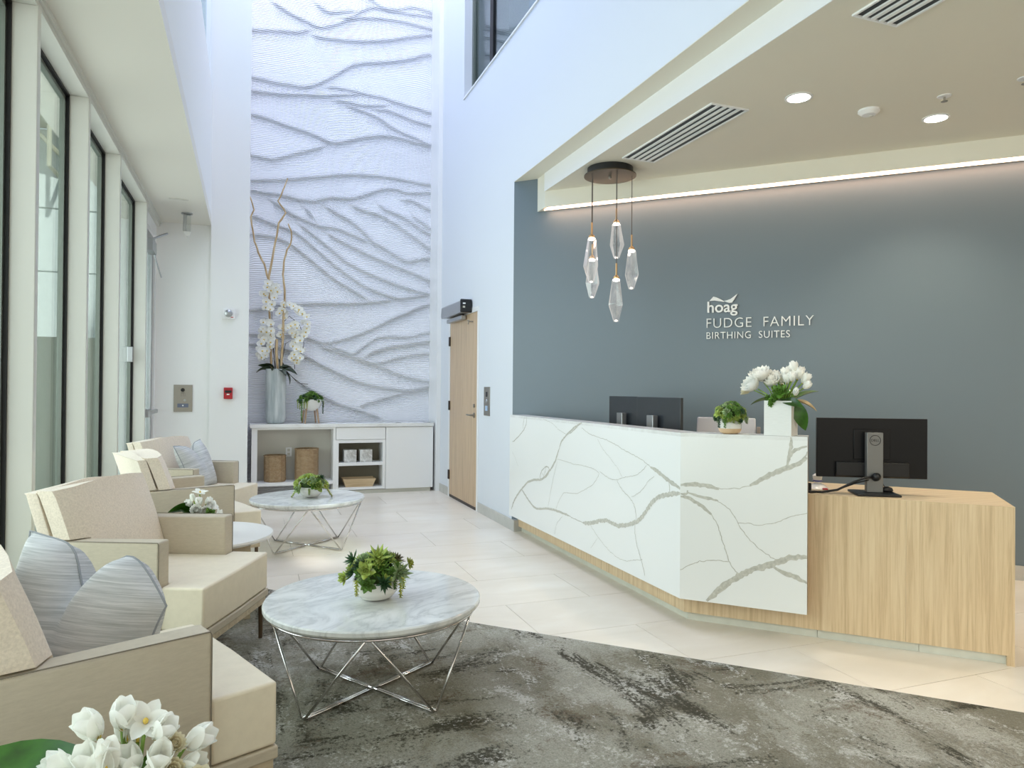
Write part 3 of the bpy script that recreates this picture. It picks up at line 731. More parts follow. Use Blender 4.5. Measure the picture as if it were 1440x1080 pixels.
# room behind the camera
struct('wall_far_right', MB().box(7.6, 7.75, -4.0, 1.0, 0, 3.17), WALL, label='white wall closing the lobby outside the frame')
bk = MB().box(-1.3, 7.75, -4.2, -4.001, 0, 7.85)  # solid and unseen, keeps sky light out behind the camera
struct('wall_front', bk, WALL, label='solid front wall behind the camera')

# exterior
gr = MB().box(-16, -1.121, -10, 12, -0.3, -0.05)
struct('ground_outside', gr, EXTF, label='pale paving outside the windows')
eb = MB().box(-9, -1.0, 12.0, 12.3, -0.05, 5.0)
for z in (1.55, 2.95, 4.0):
    pass
ext = eb.ob('neighbouring_building', EXTW)
ext = tag(ext, 'white panelled building seen outside through the left windows', 'building')
for z, hh in ((-0.05, 1.6), (1.57, 1.35), (2.94, 0.9), (3.86, 1.12)):
    for x in (-8.9, -6.95, -5.0, -3.05):
        MB().box(x, x + 1.93, 11.955, 12.0, z, z + hh).ob('panel', EXTW, ext, bevel=0.006)
ce = MB().box(-9, -1.3, 11.2, 12.0, 5.02, 5.5)
co = ce.ob('exterior_canopy', EXTC)
tag(co, 'cream exterior canopy above the white building outside', 'canopy')
MB().tube([(-3.0, 11.3, 5.02), (-2.3, 11.9, 4.3)], 0.03, 6).ob('brace', EXTC, co)
MB().tube([(-2.6, 11.3, 5.02), (-2.6, 11.3, 4.3), (-2.6, 11.9, 4.3)], 0.03, 6).ob('brace', EXTC, co)
ew = MB().box(-4.5, -1.49, 8.8, 9.0, -0.05, 1.80).ob('garden_wall', EXTG)
tag(ew, 'low grey green wall outside the left windows', 'wall')

# ================================================================ CARVED PANEL
nx, nz = 230, 1000
x0, x1, z0, z1 = -0.012, 2.195, 0.0, 7.69
xs = np.linspace(x0, x1, nx); zs = np.linspace(z0, z1, nz)
X, Z = np.meshgrid(xs, zs)
curves = [list(c) for c in D['cur']]
for c in D['cur'][5:14]:
    zz = [(x, z + 1.05 + 0.15 * math.sin(x * 3)) for x, z in c]
    if min(z for x, z in zz) > 6.3: curves.append(zz)
for c in D['cur'][0:6]:
    curves.append([(2.19 - x, z + 1.15) for x, z in c][::-1])
H = np.zeros_like(X); NUM = np.zeros_like(X); DEN = np.zeros_like(X); AMP = np.full_like(X, 0.30)
for c in curves:
    cx = np.array([p[0] for p in c]); cz = np.array([p[1] for p in c])
    o_ = np.argsort(cx); cx, cz = cx[o_], cz[o_]
    # smooth resample
    t = np.linspace(cx[0], cx[-1], 60)
    zi = np.interp(t, cx, cz)
    kk = np.ones(5) / 5
    zi2 = np.convolve(np.pad(zi, 2, mode='edge'), kk, mode='valid')
    f = np.interp(X, t, zi2)
    slope = np.gradient(zi2, t); sl = np.interp(X, t, slope)
    d = (Z - f) / np.sqrt(1 + sl ** 2)
    fade = np.clip((X - cx[0]) / 0.12 + (1 if cx[0] < 0.1 else 0), 0, 1) * np.clip((cx[-1] - X) / 0.12 + (1 if cx[-1] > 2.05 else 0), 0, 1)
    up_ = 0.020 * np.exp(-np.clip(d, 0, None) / 0.13)
    dn_ = -0.010 * np.exp(-np.clip(-d, 0, None) / 0.05)
    wgt = 1 / (1 + np.exp(-np.clip(d / 0.005, -30, 30)))
    H += fade * (up_ * wgt + dn_ * (1 - wgt))
    zm = zi2.mean()
    AMP = np.maximum(AMP, fade * np.where(d < 0, np.exp(np.clip(d, -5, 0) / 0.12), np.exp(-np.clip(d, 0, 5) / 0.05)))
    ww = fade * np.exp(-(d / 0.30) ** 2)
    NUM += ww * (f - zm); DEN += ww
ph = Z - 0.5 * NUM / (DEN + 1.0)
H = 0.05 * np.tanh(H / 0.05)
H += 0.006 * np.sin(Z * 5 + X * 2) 
Hs = H.copy()
Hs[1:-1] = 0.25 * H[:-2] + 0.5 * H[1:-1] + 0.25 * H[2:]
Y = (YB - 0.03) - Hs
verts = np.stack([X, Y, Z], -1).reshape(-1, 3)
idx = np.arange(nx * nz).reshape(nz, nx)
a = idx[:-1, :-1].ravel(); b = idx[:-1, 1:].ravel(); c = idx[1:, 1:].ravel(); d = idx[1:, :-1].ravel()
faces = np.stack([a, b, c, d], -1)
me = bpy.data.meshes.new('carved_wall_panel')
me.vertices.add(len(verts)); me.vertices.foreach_set('co', verts.ravel())
me.loops.add(faces.size); me.loops.foreach_set('vertex_index', faces.ravel())
me.polygons.add(len(faces)); me.polygons.foreach_set('loop_start', np.arange(0, faces.size, 4)); me.polygons.foreach_set('loop_total', np.full(len(faces), 4))
me.update(calc_edges=True)
me.polygons.foreach_set('use_smooth', [True] * len(faces))
at_ = me.attributes.new('rib', 'FLOAT', 'POINT'); at_.data.foreach_set('value', ph.ravel())
at_ = me.attributes.new('ribamp', 'FLOAT', 'POINT'); at_.data.foreach_set('value', AMP.ravel())
me.materials.append(CARVE)
cv = link('carved_wall_panel', me)
tag(cv, 'tall white carved wall panel with ribbed dune waves above the credenza', 'wall panel')

# ================================================================ OAK DOOR
dm = MB().box(XW - 0.006, XW + 0.06, DY0 - 0.05, DY0, 0, DZ + 0.05).box(XW - 0.006, XW + 0.06, DY1, DY1 + 0.05, 0, DZ + 0.05).box(XW - 0.006, XW + 0.06, DY0, DY1, DZ, DZ + 0.05)
d2 = struct('door_2', dm, TRIM, label='pale oak door with lever handle in the right atrium wall')
struct('door_leaf', MB().box(XW - 0.004, XW + 0.041, DY0 + 0.004, DY1 - 0.004, 0.012, DZ - 0.003), DOORW, d2)
for z in (0.26, 1.08, 1.84):
    struct('hinge', MB().box(XW - 0.02, XW - 0.004, DY1 - 0.02, DY1 + 0.022, z - 0.055, z + 0.055), DARKBR, d2, bevel=0.003)
h = MB()
h.lathe([(0.026, 0), (0.026, 0.012), (0.010, 0.014), (0.010, 0.05)], 16, Matrix.Translation((XW - 0.004, DY0 + 0.08, 1.0)) @ Matrix.Rotation(-PI / 2, 4, 'Y'))
h.tube([(XW - 0.052, DY0 + 0.08, 1.0), (XW - 0.055, DY0 + 0.12, 1.0), (XW - 0.052, DY0 + 0.21, 1.0)], 0.009, 8)
struct('handle', h, STEEL, d2, smooth=True)
struct('lock', MB().lathe([(0.02, 0), (0.02, 0.012), (0.012, 0.014)], 16, Matrix.Translation((XW - 0.004, DY0 + 0.08, 1.10)) @ Matrix.Rotation(-PI / 2, 4, 'Y')), STEEL, d2, smooth=True)
hk = MB().tube([(XW - 0.004, DY0 + 0.16, 2.0), (XW - 0.05, DY0 + 0.16, 2.0)], 0.008, 8)
for k_ in range(3):
    a_ = k_ * 2 * PI / 3 + 0.5
    hk.tube([(XW - 0.05, DY0 + 0.16, 2.0), (XW - 0.06, DY0 + 0.16 + 0.03 * math.cos(a_), 2.0 + 0.03 * math.sin(a_))], 0.005, 6)
struct('coat_hook', hk, STEEL, d2, smooth=True)
struct('door_sweep', MB().box(XW - 0.008, XW - 0.004, DY0 + 0.02, DY1 - 0.02, 0.0, 0.03), DARKBR, d2)
op = thing('door_operator', 'silver automatic door operator box with black end above the oak door', 'door operator', (XW - 0.006, 7.3, 2.075))
MB().prism([(0, 0), (-0.115, 0), (-0.12, 0.02), (-0.115, 0.12), (-0.10, 0.135), (0, 0.135)], 0.02, 0.86, Matrix(((1, 0, 0, 0), (0, 0, 1, 0), (0, 1, 0, 0.03), (0, 0, 0, 1)))).ob('housing', ALU, op, bevel=0.004)
MB().box(-0.13, 0, -0.005, 0.02, 0.025, 0.17).ob('end_cap', BLACK, op, bevel=0.012)
MB().box(-0.1325, -0.001, -0.0062, -0.005, 0.09, 0.15).ob('end_plate', BLACKG, op)
MB().box(-0.105, -0.075, -0.0075, -0.006, 0.115, 0.13).ob('status_label', SIGNW, op)
MB().box(-0.105, -0.08, -0.0075, -0.006, 0.075, 0.095).ob('status_label', CABG, op)
MB().box(-0.07, -0.015, 0.18, 0.78, -0.03, 0.012).ob('arm_track', ALU, op, bevel=0.003)
MB().box(-0.05, -0.02, 0.22, 0.26, 0.010, 0.032).ob('arm', DARKBR, op)
cr = thing('push_plate', 'slim steel access control plate on the wall beside the oak door', 'switch', (XW, 6.77, 1.01))
MB().box(-0.008, 0, -0.09, 0.09, 0, 0.29).ob('plate', STEEL, cr, bevel=0.002)
MB().box(-0.011, -0.007, -0.02, 0.02, 0.19, 0.24).ob('keyhole', BLACK, cr)
MB().lathe([(0.018, 0), (0.015, 0.006)], 14, Matrix.Translation((-0.008, 0, 0.15)) @ Matrix.Rotation(-PI / 2, 4, 'Y')).ob('lock', ALU, cr)
MB().box(-0.011, -0.007, -0.035, 0.035, 0.05, 0.10).ob('button', mat('pale_blue_button', (170, 196, 224), 0.3), cr)

# ================================================================ CREDENZA
cz = thing('credenza', 'long white credenza with open bay, shelves and door under the carved panel', 'cabinet', (0, 0, 0))
YF = 8.67; YK = 9.0 - 0.04
c1 = MB()
c1.box(0.03, 0.094, YF + 0.004, YK, 0.13, 0.807); c1.box(0.949, 0.978, YF + 0.004, YK, 0.05, 0.807)
c1.box(0.094, 0.949, YF + 0.004, YK, 0.785, 0.807); c1.box(0.03, 0.949, YF + 0.004, YK, 0.13, 0.168)
c1.ob('open_bay', CABW, cz, bevel=0.002)
MB().box(0.094, 0.949, YK - 0.012, YK, 0.168, 0.785).ob('bay_back', CABG, cz)
c2 = MB()
c2.box(0.978, 1.013, YF, YK, 0.05, 0.652); c2.box(1.54, 1.574, YF, YK, 0.05, 0.652)
c2.box(1.013, 1.54, YF, YK, 0.341, 0.378); c2.box(1.013, 1.54, YF, YK, 0.05, 0.078); c2.box(1.013, 1.54, YF, YK, 0.615, 0.652)
c2.ob('shelf_unit', CABW, cz, bevel=0.002)
MB().box(1.013, 1.54, YK - 0.012, YK, 0.078, 0.615).ob('shelf_back', CABI, cz)
MB().box(0.981, 1.571, YF - 0.004, YF + 0.018, 0.656, 0.803).box(0.981, 1.571, YF + 0.018, YK, 0.66, 0.80).ob('drawer', CABW, cz, bevel=0.002)
MB().box(1.578, 2.168, YF - 0.004, YF + 0.018, 0.046, 0.803).ob('door', CABW, cz, bevel=0.002)
MB().box(1.577, 2.171, YF + 0.02, YK, 0.044, 0.805).ob('carcass', CABW, cz)
MB().box(1.0, 2.14, YF + 0.012, YK, 0.0, 0.0435).ob('toe_kick', KICK, cz)
MB().box(0.012, 2.172, YF - 0.018, YB - 0.075, 0.808, 0.85).ob('countertop', QTOP, cz, bevel=0.003)
MB().box(1.70, 1.77, YF + 0.03, YF + 0.06, 0.85, 0.853).ob('grommet', BLACK, cz)
MB().box(2.06, 2.14, YF + 0.03, YF + 0.06, 0.85, 0.853).ob('grommet', BLACK, cz)
ol = thing('wall_outlet', 'white wall outlet inside the open bay behind the baskets', 'outlet', (0.455, YK - 0.012, 0.50))
MB().box(-0.035, 0.035, -0.006, 0, -0.055, 0.055).ob('cover_plate', TRIM, ol, bevel=0.002)
MB().box(-0.015, 0.015, -0.009, -0.006, 0.008, 0.04).box(-0.015, 0.015, -0.009, -0.006, -0.04, -0.008).ob('socket', CABG, ol)

def basket(x, y, r, hgt, label):
    t = thing('woven_basket', label, 'basket', (x, y, 0.169), 0, 'baskets in the credenza')
    prof = [(r * 0.96, 0), (r, 0.02), (r, hgt - 0.012), (r * 0.93, hgt - 0.012), (r * 0.92, 0.02), (0.001, 0.02)]
    mb = MB(); mb.lathe(prof[:3] + prof[3:], 12)
    mb.f.pop(); mb.mi.pop()
    mb.ob('body', WOVEN, t)
    MB().tube([((r * 0.985) * math.cos(a), (r * 0.985) * math.sin(a), hgt - 0.008) for a in [2 * PI * i / 12 for i in range(12)]], 0.008, 6, closed=True).ob('rim', WOVEN, t)
basket(0.295, 8.825, 0.125, 0.312, 'round woven tan basket at the left of the open bay, the shorter one')
basket(0.655, 8.815, 0.138, 0.385, 'taller woven tan basket at the right of the open bay')
for x, lb in ((1.155, 'left grey veined marble cube on the upper credenza shelf'), (1.345, 'right grey veined marble cube on the upper credenza shelf')):
    o = MB().box(-0.074, 0.074, -0.07, 0.07, 0, 0.15).ob('marble_cube', CUBEM, None, bevel=0.004, loc=(x, 8.775, 0.3785))
    tag(o, lb, 'decorative cube', 'marble cubes on the shelf')
tr_ = MB()
def frustum(mb, w0, d0, w1, d1, z0, z1):
    mb.add([(-w0, -d0, z0), (w0, -d0, z0), (w0, d0, z0), (-w0, d0, z0), (-w1, -d1, z1), (w1, -d1, z1), (w1, d1, z1), (-w1, d1, z1)],
           [(3, 2, 1, 0), (0, 1, 5, 4), (1, 2, 6, 5), (2, 3, 7, 6), (3, 0, 4, 7)])
frustum(tr_, 0.155, 0.08, 0.19, 0.11, 0, 0.10)
o = tr_.ob('wooden_tray', TRAYM, None, loc=(1.267, 8.80, 0.0785))
sd = o.modifiers.new('solid', 'SOLIDIFY'); sd.thickness = 0.008; sd.offset = 1
tag(o, 'tan flared wooden tray on the lower credenza shelf', 'tray')

# ================================================================ ORCHID VASE
def sq(a, z):
    c, s_ = abs(math.cos(a)), abs(math.sin(a))
    return 1.0 / ((c ** 2.5 + s_ ** 2.5) ** 0.4)
vs_ = thing('tall_vase', 'tall streaked blue grey vase holding orchids and branches on the credenza', 'vase', (0.297, 8.85, 0.851))
prof = [(0.085, 0), (0.100, 0.012), (0.113, 0.05), (0.117, 0.12), (0.117, 0.60), (0.119, 0.645), (0.106, 0.645), (0.104, 0.60), (0.001, 0.58)]
MB().lathe(prof, 32, mod=sq).ob('body', VASEM, vs_, smooth=True)
MB().lathe([(0.084, 0), (0.084, 0.004), (0.001, 0.004)], 24, mod=sq).ob('base_ring', mat('dark_slate_base', (60, 72, 84), 0.5), vs_)
br = thing('dry_branches', 'bare curly tan branches standing tall in the orchid vase', 'branches', (0.297, 8.85, 1.45))
for pts in D['br']:
    P_ = []
    for i in range(len(pts) - 1):
        p, q = Vector(pts[i]), Vector(pts[i + 1])
        for t in (0, 0.33, 0.66):
            r_ = p.lerp(q, t)
            P_.append(r_ + Vector((random.uniform(-1, 1), random.uniform(-1, 1), 0)) * 0.004)
    P_.append(Vector(pts[-1]))
    P_ = [p - Vector((0.297, 8.85, 1.45)) for p in P_]
    n = len(P_)
    MB().tube(P_, [0.007 + 0.007 * i / n + random.uniform(0, 0.0015) for i in range(n)], 7).ob('branch', TWIG, br, smooth=True)
MB().tube([(0.02, -0.02, 0.03), (0.0, -0.01, 0.25), (0.005, -0.01, 0.40)], 0.016, 7).ob('branch', TWIG, br, smooth=True)

def petal_pts(L, Wd, cup, nl=5, nw=3, tip=0.35, wave=0.0):
    """flat petal growing along +X, normal +Z"""
    vs = []; fs = []
    for i in range(nl + 1):
        t = i / nl
        w = Wd * (math.sin(PI * min(1, (t * (1 - tip * 0.4) + 0.1))) ** 0.7) * (1 if t < 1 else 0.35)
        for j in range(nw):
            s_ = (j / (nw - 1) - 0.5) * 2
            vs.append((L * t * math.cos(cup * t * 0.5), w * s_ / 2, L * math.sin(cup * t * 0.9) * t + abs(s_) ** 2 * w * 0.18 + wave * math.sin(t * 9 + s_ * 2)))
    for i in range(nl):
        for j in range(nw - 1):
            a_ = i * nw + j
            fs.append((a_, a_ + nw, a_ + nw + 1, a_ + 1))
    return vs, fs

def orchid_mesh():
    mb = MB()
    for ang, L, w in ((90, 0.036, 0.030), (215, 0.036, 0.026), (325, 0.036, 0.026), (15, 0.041, 0.046), (165, 0.041, 0.046)):
        v_, f_ = petal_pts(L, w, 0.25)
        mb.add(v_, f_, Matrix.Rotation(R(ang), 4, 'Z') @ Matrix.Translation((0.002, 0, 0.001 * (ang % 7))))
    mb.cur = 1
    mb.lathe([(0.007, -0.002), (0.009, 0.006), (0.003, 0.014)], 8, Matrix.Translation((0, -0.004, 0)))
    return mb.mesh('blossom', [PETAL, YEL], 'all')
OM = orchid_mesh()
oc = thing('orchid', 'white moth orchids with several cascading sprays in the tall vase', 'orchid', (0.297, 8.85, 1.45))
O0 = Vector((0.297, 8.85, 1.45))
for ci, cl_ in enumerate(D['bl']):
    for p in list(cl_) + [(q_[0] + random.uniform(-0.03, 0.03), q_[1] + 0.05, q_[2] + random.uniform(-0.03, 0.03)) for q_ in cl_[::2]]:
        o = link('blossom', OM, oc)
        pp = Vector(p)
        dy = random.uniform(-0.045, 0.02) + (0.05 if ci == 4 else 0) - 0.01
        o.location = pp + Vector((0, dy, 0)) - O0
        e = Matrix.Rotation(random.uniform(-0.5, 0.5), 4, 'Z') @ Matrix.Rotation(R(90) + random.uniform(-0.35, 0.35), 4, 'X') @ Matrix.Rotation(random.uniform(-0.5, 0.5), 4, 'Z')
        o.rotation_euler = e.to_euler()
        o.scale = [random.uniform(1.05, 1.3)] * 3
def world_line(pts):
    return [Vector(p) - O0 for p in pts]
def avgc(i):
    return D['bl'][i]
st = [
 [(0.30, 8.86, 1.44), (0.26, 8.85, 1.75), (0.245, 8.84, 2.05), (0.24, 8.85, 2.28), (0.27, 8.84, 2.40), (0.31, 8.84, 2.33)],
 [(0.29, 8.86, 1.44), (0.27, 8.84, 1.7), (0.235, 8.84, 1.95), (0.20, 8.85, 1.85), (0.16, 8.85, 1.60)],
 [(0.33, 8.86, 1.44), (0.36, 8.86, 1.8), (0.37, 8.85, 2.05), (0.44, 8.85, 2.13), (0.55, 8.85, 2.05), (0.61, 8.85, 1.90), (0.61, 8.85, 1.78), (0.58, 8.85, 1.68)],
 [(0.34, 8.86, 1.44), (0.375, 8.85, 1.65), (0.40, 8.85, 1.80), (0.46, 8.85, 1.84), (0.50, 8.86, 1.70), (0.51, 8.86, 1.50)],
]
for s_ in st:
    MB().tube(world_line(s_), 0.004, 6).ob('stem', STEMD, oc, smooth=True)
def big_leaf(L, Wd, bend=0.6, fold=0.25, nl=8, th=0.0015):
    mb = MB(); vs = []; fs = []
    for sgn in (0, 1):
        for i in range(nl + 1):
            t = i / nl
            w = Wd * math.sin(PI * (0.06 + 0.94 * t) ** 0.85) ** 0.8 if t < 1 else 0.002
            a_ = bend * t
            x = L * (math.sin(a_) / bend if bend else t)
            z = -L * (1 - math.cos(a_)) / bend if bend else 0
            for j in range(5):
                s_ = (j / 4 - 0.5) * 2
                vs.append((x, w * s_ / 2, z + abs(s_) * w * fold - sgn * th))
    N = (nl + 1) * 5
    for i in range(nl):
        for j in range(4):
            a_ = i * 5 + j
            fs.append((a_, a_ + 5, a_ + 6, a_ + 1)); fs.append((N + a_ + 1, N + a_ + 6, N + a_ + 5, N + a_))
    mb.add(vs, fs)
    return mb
def put_leaf(parent, mesh, loc, az, el, roll=0, sc=1, name='leaf'):
    o = link(name, mesh, parent)
    o.location = loc
    o.rotation_euler = (Matrix.Rotation(az, 4, 'Z') @ Matrix.Rotation(-el, 4, 'Y') @ Matrix.Rotation(roll, 4, 'X')).to_euler()
    o.scale = (sc, sc, sc)
    return o
OL = big_leaf(0.20, 0.085, 0.9, 0.2).mesh('leaf', LEAFO, 'all')
for az, el, sc, rl, l in ((185, 12, 0.95, 0.5, (-0.05, -0.03, 0.04)), (170, 35, 0.8, 0.9, (-0.06, -0.02, 0.04)), (250, 10, 0.6, 0.2, (-0.02, -0.06, 0.05)), (-15, 0, 1.0, 0.6, (0.06, -0.05, 0.05)),
                          (-30, -35, 1.1, -0.3, (0.07, -0.06, 0.04)), (60, 70, 0.95, 1.2, (0.05, -0.03, 0.03)), (5, 25, 0.8, 0.4, (0.04, -0.04, 0.06)), (200, 50, 0.7, 0.3, (-0.03, -0.02, 0.05)), (-60, -10, 0.8, 0.3, (0.03, -0.07, 0.05))):
    put_leaf(oc, OL, l, R(az), R(el), rl, sc)
for q in ([(0.10, -0.05, 0.03), (0.22, -0.06, -0.08), (0.33, -0.06, -0.16)], [(0.12, -0.05, 0.02), (0.25, -0.06, -0.12), (0.36, -0.07, -0.13)], [(-0.08, -0.05, 0.03), (-0.16, -0.06, 0.04), (-0.22, -0.05, 0.0)]):
    MB().tube(q, 0.003, 5).ob('aerial_root', STEMD, oc)

# ================================================================ SUCCULENTS
def sleaf(L, Wd, T_, bend=0.5, n=5, blunt=0.3):
    vs = []; fs = []
    for i in range(n + 1):
        t = i / n
        w = Wd * (0.45 + 0.55 * math.sin(PI * min(1, t * 1.15) ** 0.9) + blunt * t) * (1 if i < n else 0.05) * (0.7 if i == n - 1 else 1)
        th = T_ * (1 - 0.6 * t) * (1 if i < n else 0.05)
        a_ = bend * t
        x = L * (math.sin(a_) / bend); z = L * (1 - math.cos(a_)) / bend
        vs += [(x, -w / 2, z + th * 0.35), (x, 0, z + th * 0.10), (x, w / 2, z + th * 0.35), (x, 0, z - th * 0.6)]
    for i in range(n):
        for j in range(4):
            fs.append((i * 4 + j, i * 4 + (j + 1) % 4, (i + 1) * 4 + (j + 1) % 4, (i + 1) * 4 + j))
    return vs, fs
def rosette(n, L, Wd, T_, e0, e1, bend=0.5, blunt=0.2):
    mb = MB()
    for i in range(n):
        t = i / (n - 1)
        az = i * 2.39996
        el = e0 + (e1 - e0) * t
        sc = 1 - 0.62 * t
        v_, f_ = sleaf(L * sc, Wd * sc, T_ * sc, bend, 5, blunt)
        M_ = Matrix.Rotation(az, 4, 'Z') @ Matrix.Translation((L * 0.06 * (1 - t), 0, L * 0.10 * t)) @ Matrix.Rotation(-el, 4, 'Y')
        mb.add(v_, f_, M_)
    return mb
def strand(n, L, leafL, droop=1.0):
    mb = MB()
    for i in range(n):
        t = i / (n - 1)
        v_, f_ = sleaf(leafL * (1 - 0.3 * t), leafL * 0.5, leafL * 0.35, 0.3, 3, 0.4)
        M_ = Matrix.Translation((0, 0, -L * t)) @ Matrix.Rotation(i * 2.4, 4, 'Z') @ Matrix.Rotation(R(35), 4, 'Y')
        mb.add(v_, f_, M_)
    mb.tube([(0, 0, 0), (0, 0, -L)], 0.0015, 4)
    return mb
RM = {}
for nm, mt_ in (('lime', GLT), ('pale', GPALE), ('mid', GMID), ('dark', GDK), ('bronze', GBRN), ('yellow', GYEL)):
    RM['spiky_' + nm] = rosette(26, 0.050, 0.013, 0.008, R(5), R(80), 0.5, 0.0).mesh('rosette', mt_, 'all')
    RM['spoon_' + nm] = rosette(20, 0.040, 0.022, 0.009, R(2), R(75), 0.7, 0.35).mesh('rosette', mt_, 'all')
    RM['bead_' + nm] = rosette(30, 0.026, 0.012, 0.010, R(-20), R(85), 0.6, 0.5).mesh('rosette', mt_, 'all')
    RM['strand_' + nm] = strand(26, 0.10, 0.018).mesh('trailing_stem', mt_, 'all')
def put(parent, key, loc, nrm, sc=1.0, spin=None):
    o = link('trailing_stem' if key.startswith('strand') else 'rosette', RM[key], parent)
    o.location = loc
    q = Vector(nrm).normalized().to_track_quat('Z', 'Y').to_matrix().to_4x4()
    o.rotation_euler = (q @ Matrix.Rotation(random.uniform(0, 6.28) if spin is None else spin, 4, 'Z')).to_euler()
    o.scale = (max(sc, 0.95), max(sc, 0.95), sc) if key.startswith('strand') else (sc, sc, sc)
    return o
def mound(parent, cx, cy, cz_, rx, rz, sets, n, seed, sc=(0.8, 1.2), low=-10):
    rnd = random.Random(seed)
    for i in range(n):
        t = (i + 0.5) / n
        el = R(88 - (88 - low) * t ** 0.85)
        az = i * 2.39996 + rnd.uniform(-0.25, 0.25)
        nrm = Vector((math.cos(az) * math.cos(el), math.sin(az) * math.cos(el), math.sin(el)))
        key = rnd.choice(sets)
        p = Vector((cx + nrm.x * rx * rnd.uniform(0.85, 1.1), cy + nrm.y * rx * rnd.uniform(0.85, 1.1), cz_ + nrm.z * rz * rnd.uniform(0.85, 1.1)))
        put(parent, key, p, nrm + Vector((0, 0, 0.25)), rnd.uniform(*sc))
def filler(parent, cx, cy, cz_, r, hgt):
    prof = [(r, 0), (r * 0.95, hgt * 0.45), (r * 0.7, hgt * 0.8), (r * 0.3, hgt), (0.001, hgt * 1.02)]
    MB().lathe(prof, 16, c=(cx, cy, cz_)).ob('moss_filler', SOIL, parent, smooth=True)
ALLK = ['spiky_lime', 'spiky_pale', 'spiky_dark', 'spoon_mid', 'spoon_pale', 'spoon_lime', 'bead_mid', 'bead_dark', 'bead_lime', 'spiky_mid', 'bead_mid']
# coffee table arrangement one
def ribbed(a, z):
    return 1 + 0.018 * math.sin(z * 260 + 0.9 * math.sin(a * 2 + 0.5))
TZ = 0.402
p1 = thing('succulent_bowl', 'full succulent arrangement in a white ribbed bowl on the nearest coffee table', 'succulent planter', (0.508, 2.985, TZ))
bp = [(0.048, 0), (0.062, 0.004), (0.080, 0.020), (0.092, 0.041), (0.097, 0.062), (0.095, 0.079), (0.089, 0.080), (0.088, 0.066), (0.001, 0.06)]
bp2 = []
for i in range(len(bp) - 1):
    for t in (0, 0.25, 0.5, 0.75):
        bp2.append((bp[i][0] * (1 - t) + bp[i + 1][0] * t, bp[i][1] * (1 - t) + bp[i + 1][1] * t))
bp2.append(bp[-1])
MB().lathe(bp2, 48, mod=ribbed).ob('bowl', WHITEC, p1, smooth='all')
filler(p1, 0, 0, 0.066, 0.085, 0.095)
mound(p1, 0, 0, 0.088, 0.108, 0.090, ALLK, 46, 3, (0.75, 1.05), 0)
put(p1, 'spiky_lime', (-0.005, -0.065, 0.179), (-0.05, -0.6, 1), 1.35)
put(p1, 'spoon_lime', (-0.06, -0.10, 0.139), (-0.3, -1, 0.5), 1.15)
put(p1, 'spiky_pale', (0.075, -0.095, 0.119), (0.4, -1, 0.35), 1.25)
put(p1, 'bead_mid', (-0.055, -0.115, 0.089), (-0.3, -1, 0.1), 1.5)
put(p1, 'spiky_dark', (0.012, -0.115, 0.089), (0, -1, 0.05), 0.95)
put(p1, 'spiky_dark', (-0.10, -0.02, 0.169), (-0.9, -0.3, 0.8), 0.9)
put(p1, 'spoon_lime', (-0.135, -0.04, 0.104), (-1, -0.5, 0.1), 0.9)
put(p1, 'bead_yellow', (0.135, -0.03, 0.139), (1, -0.4, 0.3), 1.1)
put(p1, 'spiky_bronze', (0.082, -0.02, 0.158), (0.6, -0.2, 1), 0.8)
for x, y, z, k_, s_ in ((-0.092, -0.075, 0.098, 'strand_yellow', 0.62), (0.088, -0.078, 0.10, 'strand_yellow', 0.85), (0.108, -0.04, 0.12, 'strand_lime', 0.8), (0.06, -0.095, 0.09, 'strand_mid', 0.35)):
    o = put(p1, k_, (x, y, z), (0, 0, 1), s_, 0)
# coffee table arrangement two
p2 = thing('succulent_bowl', 'wide succulent arrangement in a white bowl on the far coffee table', 'succulent planter', (0.475, 5.93, TZ))
MB().lathe(bp2, 48, mod=lambda a, z: 1 + 0.006 * math.sin(z * 260)).ob('bowl', WHITEC, p2, smooth='all')
filler(p2, 0, 0, 0.064, 0.085, 0.075)
mound(p2, 0, 0, 0.078, 0.118, 0.085, ['spoon_lime', 'spoon_pale', 'spiky_lime', 'spoon_mid', 'bead_mid', 'spoon_lime', 'bead_yellow'], 44, 11, (0.75, 1.1), -4)
put(p2, 'spoon_lime', (0.045, -0.11, 0.09), (0.3, -1, 0.3), 1.5)
put(p2, 'spoon_pale', (-0.10, -0.09, 0.07), (-0.8, -1, 0.2), 1.1)
put(p2, 'spiky_dark', (0.08, -0.04, 0.15), (0.5, -0.5, 1), 0.8)
for (x, y, z, lx, s_) in ((-0.105, -0.06, 0.085, -0.6, 0.9), (0.105, -0.05, 0.095, 0.6, 1.1), (-0.02, -0.10, 0.075, 0, 0.5)):
    put(p2, 'strand_yellow' if x > 0 else 'strand_lime', (x, y, z), (-lx, 0, 1), s_, 0)
# credenza tripod pot
p3 = thing('footed_planter', 'white bowl planter on wooden legs with trailing greens on the credenza', 'planter', (0.695, 8.83, 0.851))
MB().lathe([(0.03, 0.148), (0.075, 0.155), (0.108, 0.185), (0.128, 0.235), (0.130, 0.285), (0.122, 0.287), (0.118, 0.27), (0.001, 0.26)], 32).ob('bowl', WHITEM, p3, smooth=True)
for a_ in (45, 135, 225, 315):
    c_, s_ = math.cos(R(a_ + 8)), math.sin(R(a_ + 8))
    MB().tube([(0.115 * c_, 0.115 * s_, 0.0), (0.088 * c_, 0.088 * s_, 0.175)], [0.009, 0.013], 8).ob('leg', LEGW, p3, smooth=True)
filler(p3, 0, 0, 0.27, 0.11, 0.06)
mound(p3, 0, 0, 0.275, 0.135, 0.075, ['spoon_mid', 'bead_mid', 'spoon_dark', 'bead_dark', 'spoon_lime', 'spiky_mid', 'spoon_mid'], 34, 21, (0.9, 1.3), -12)
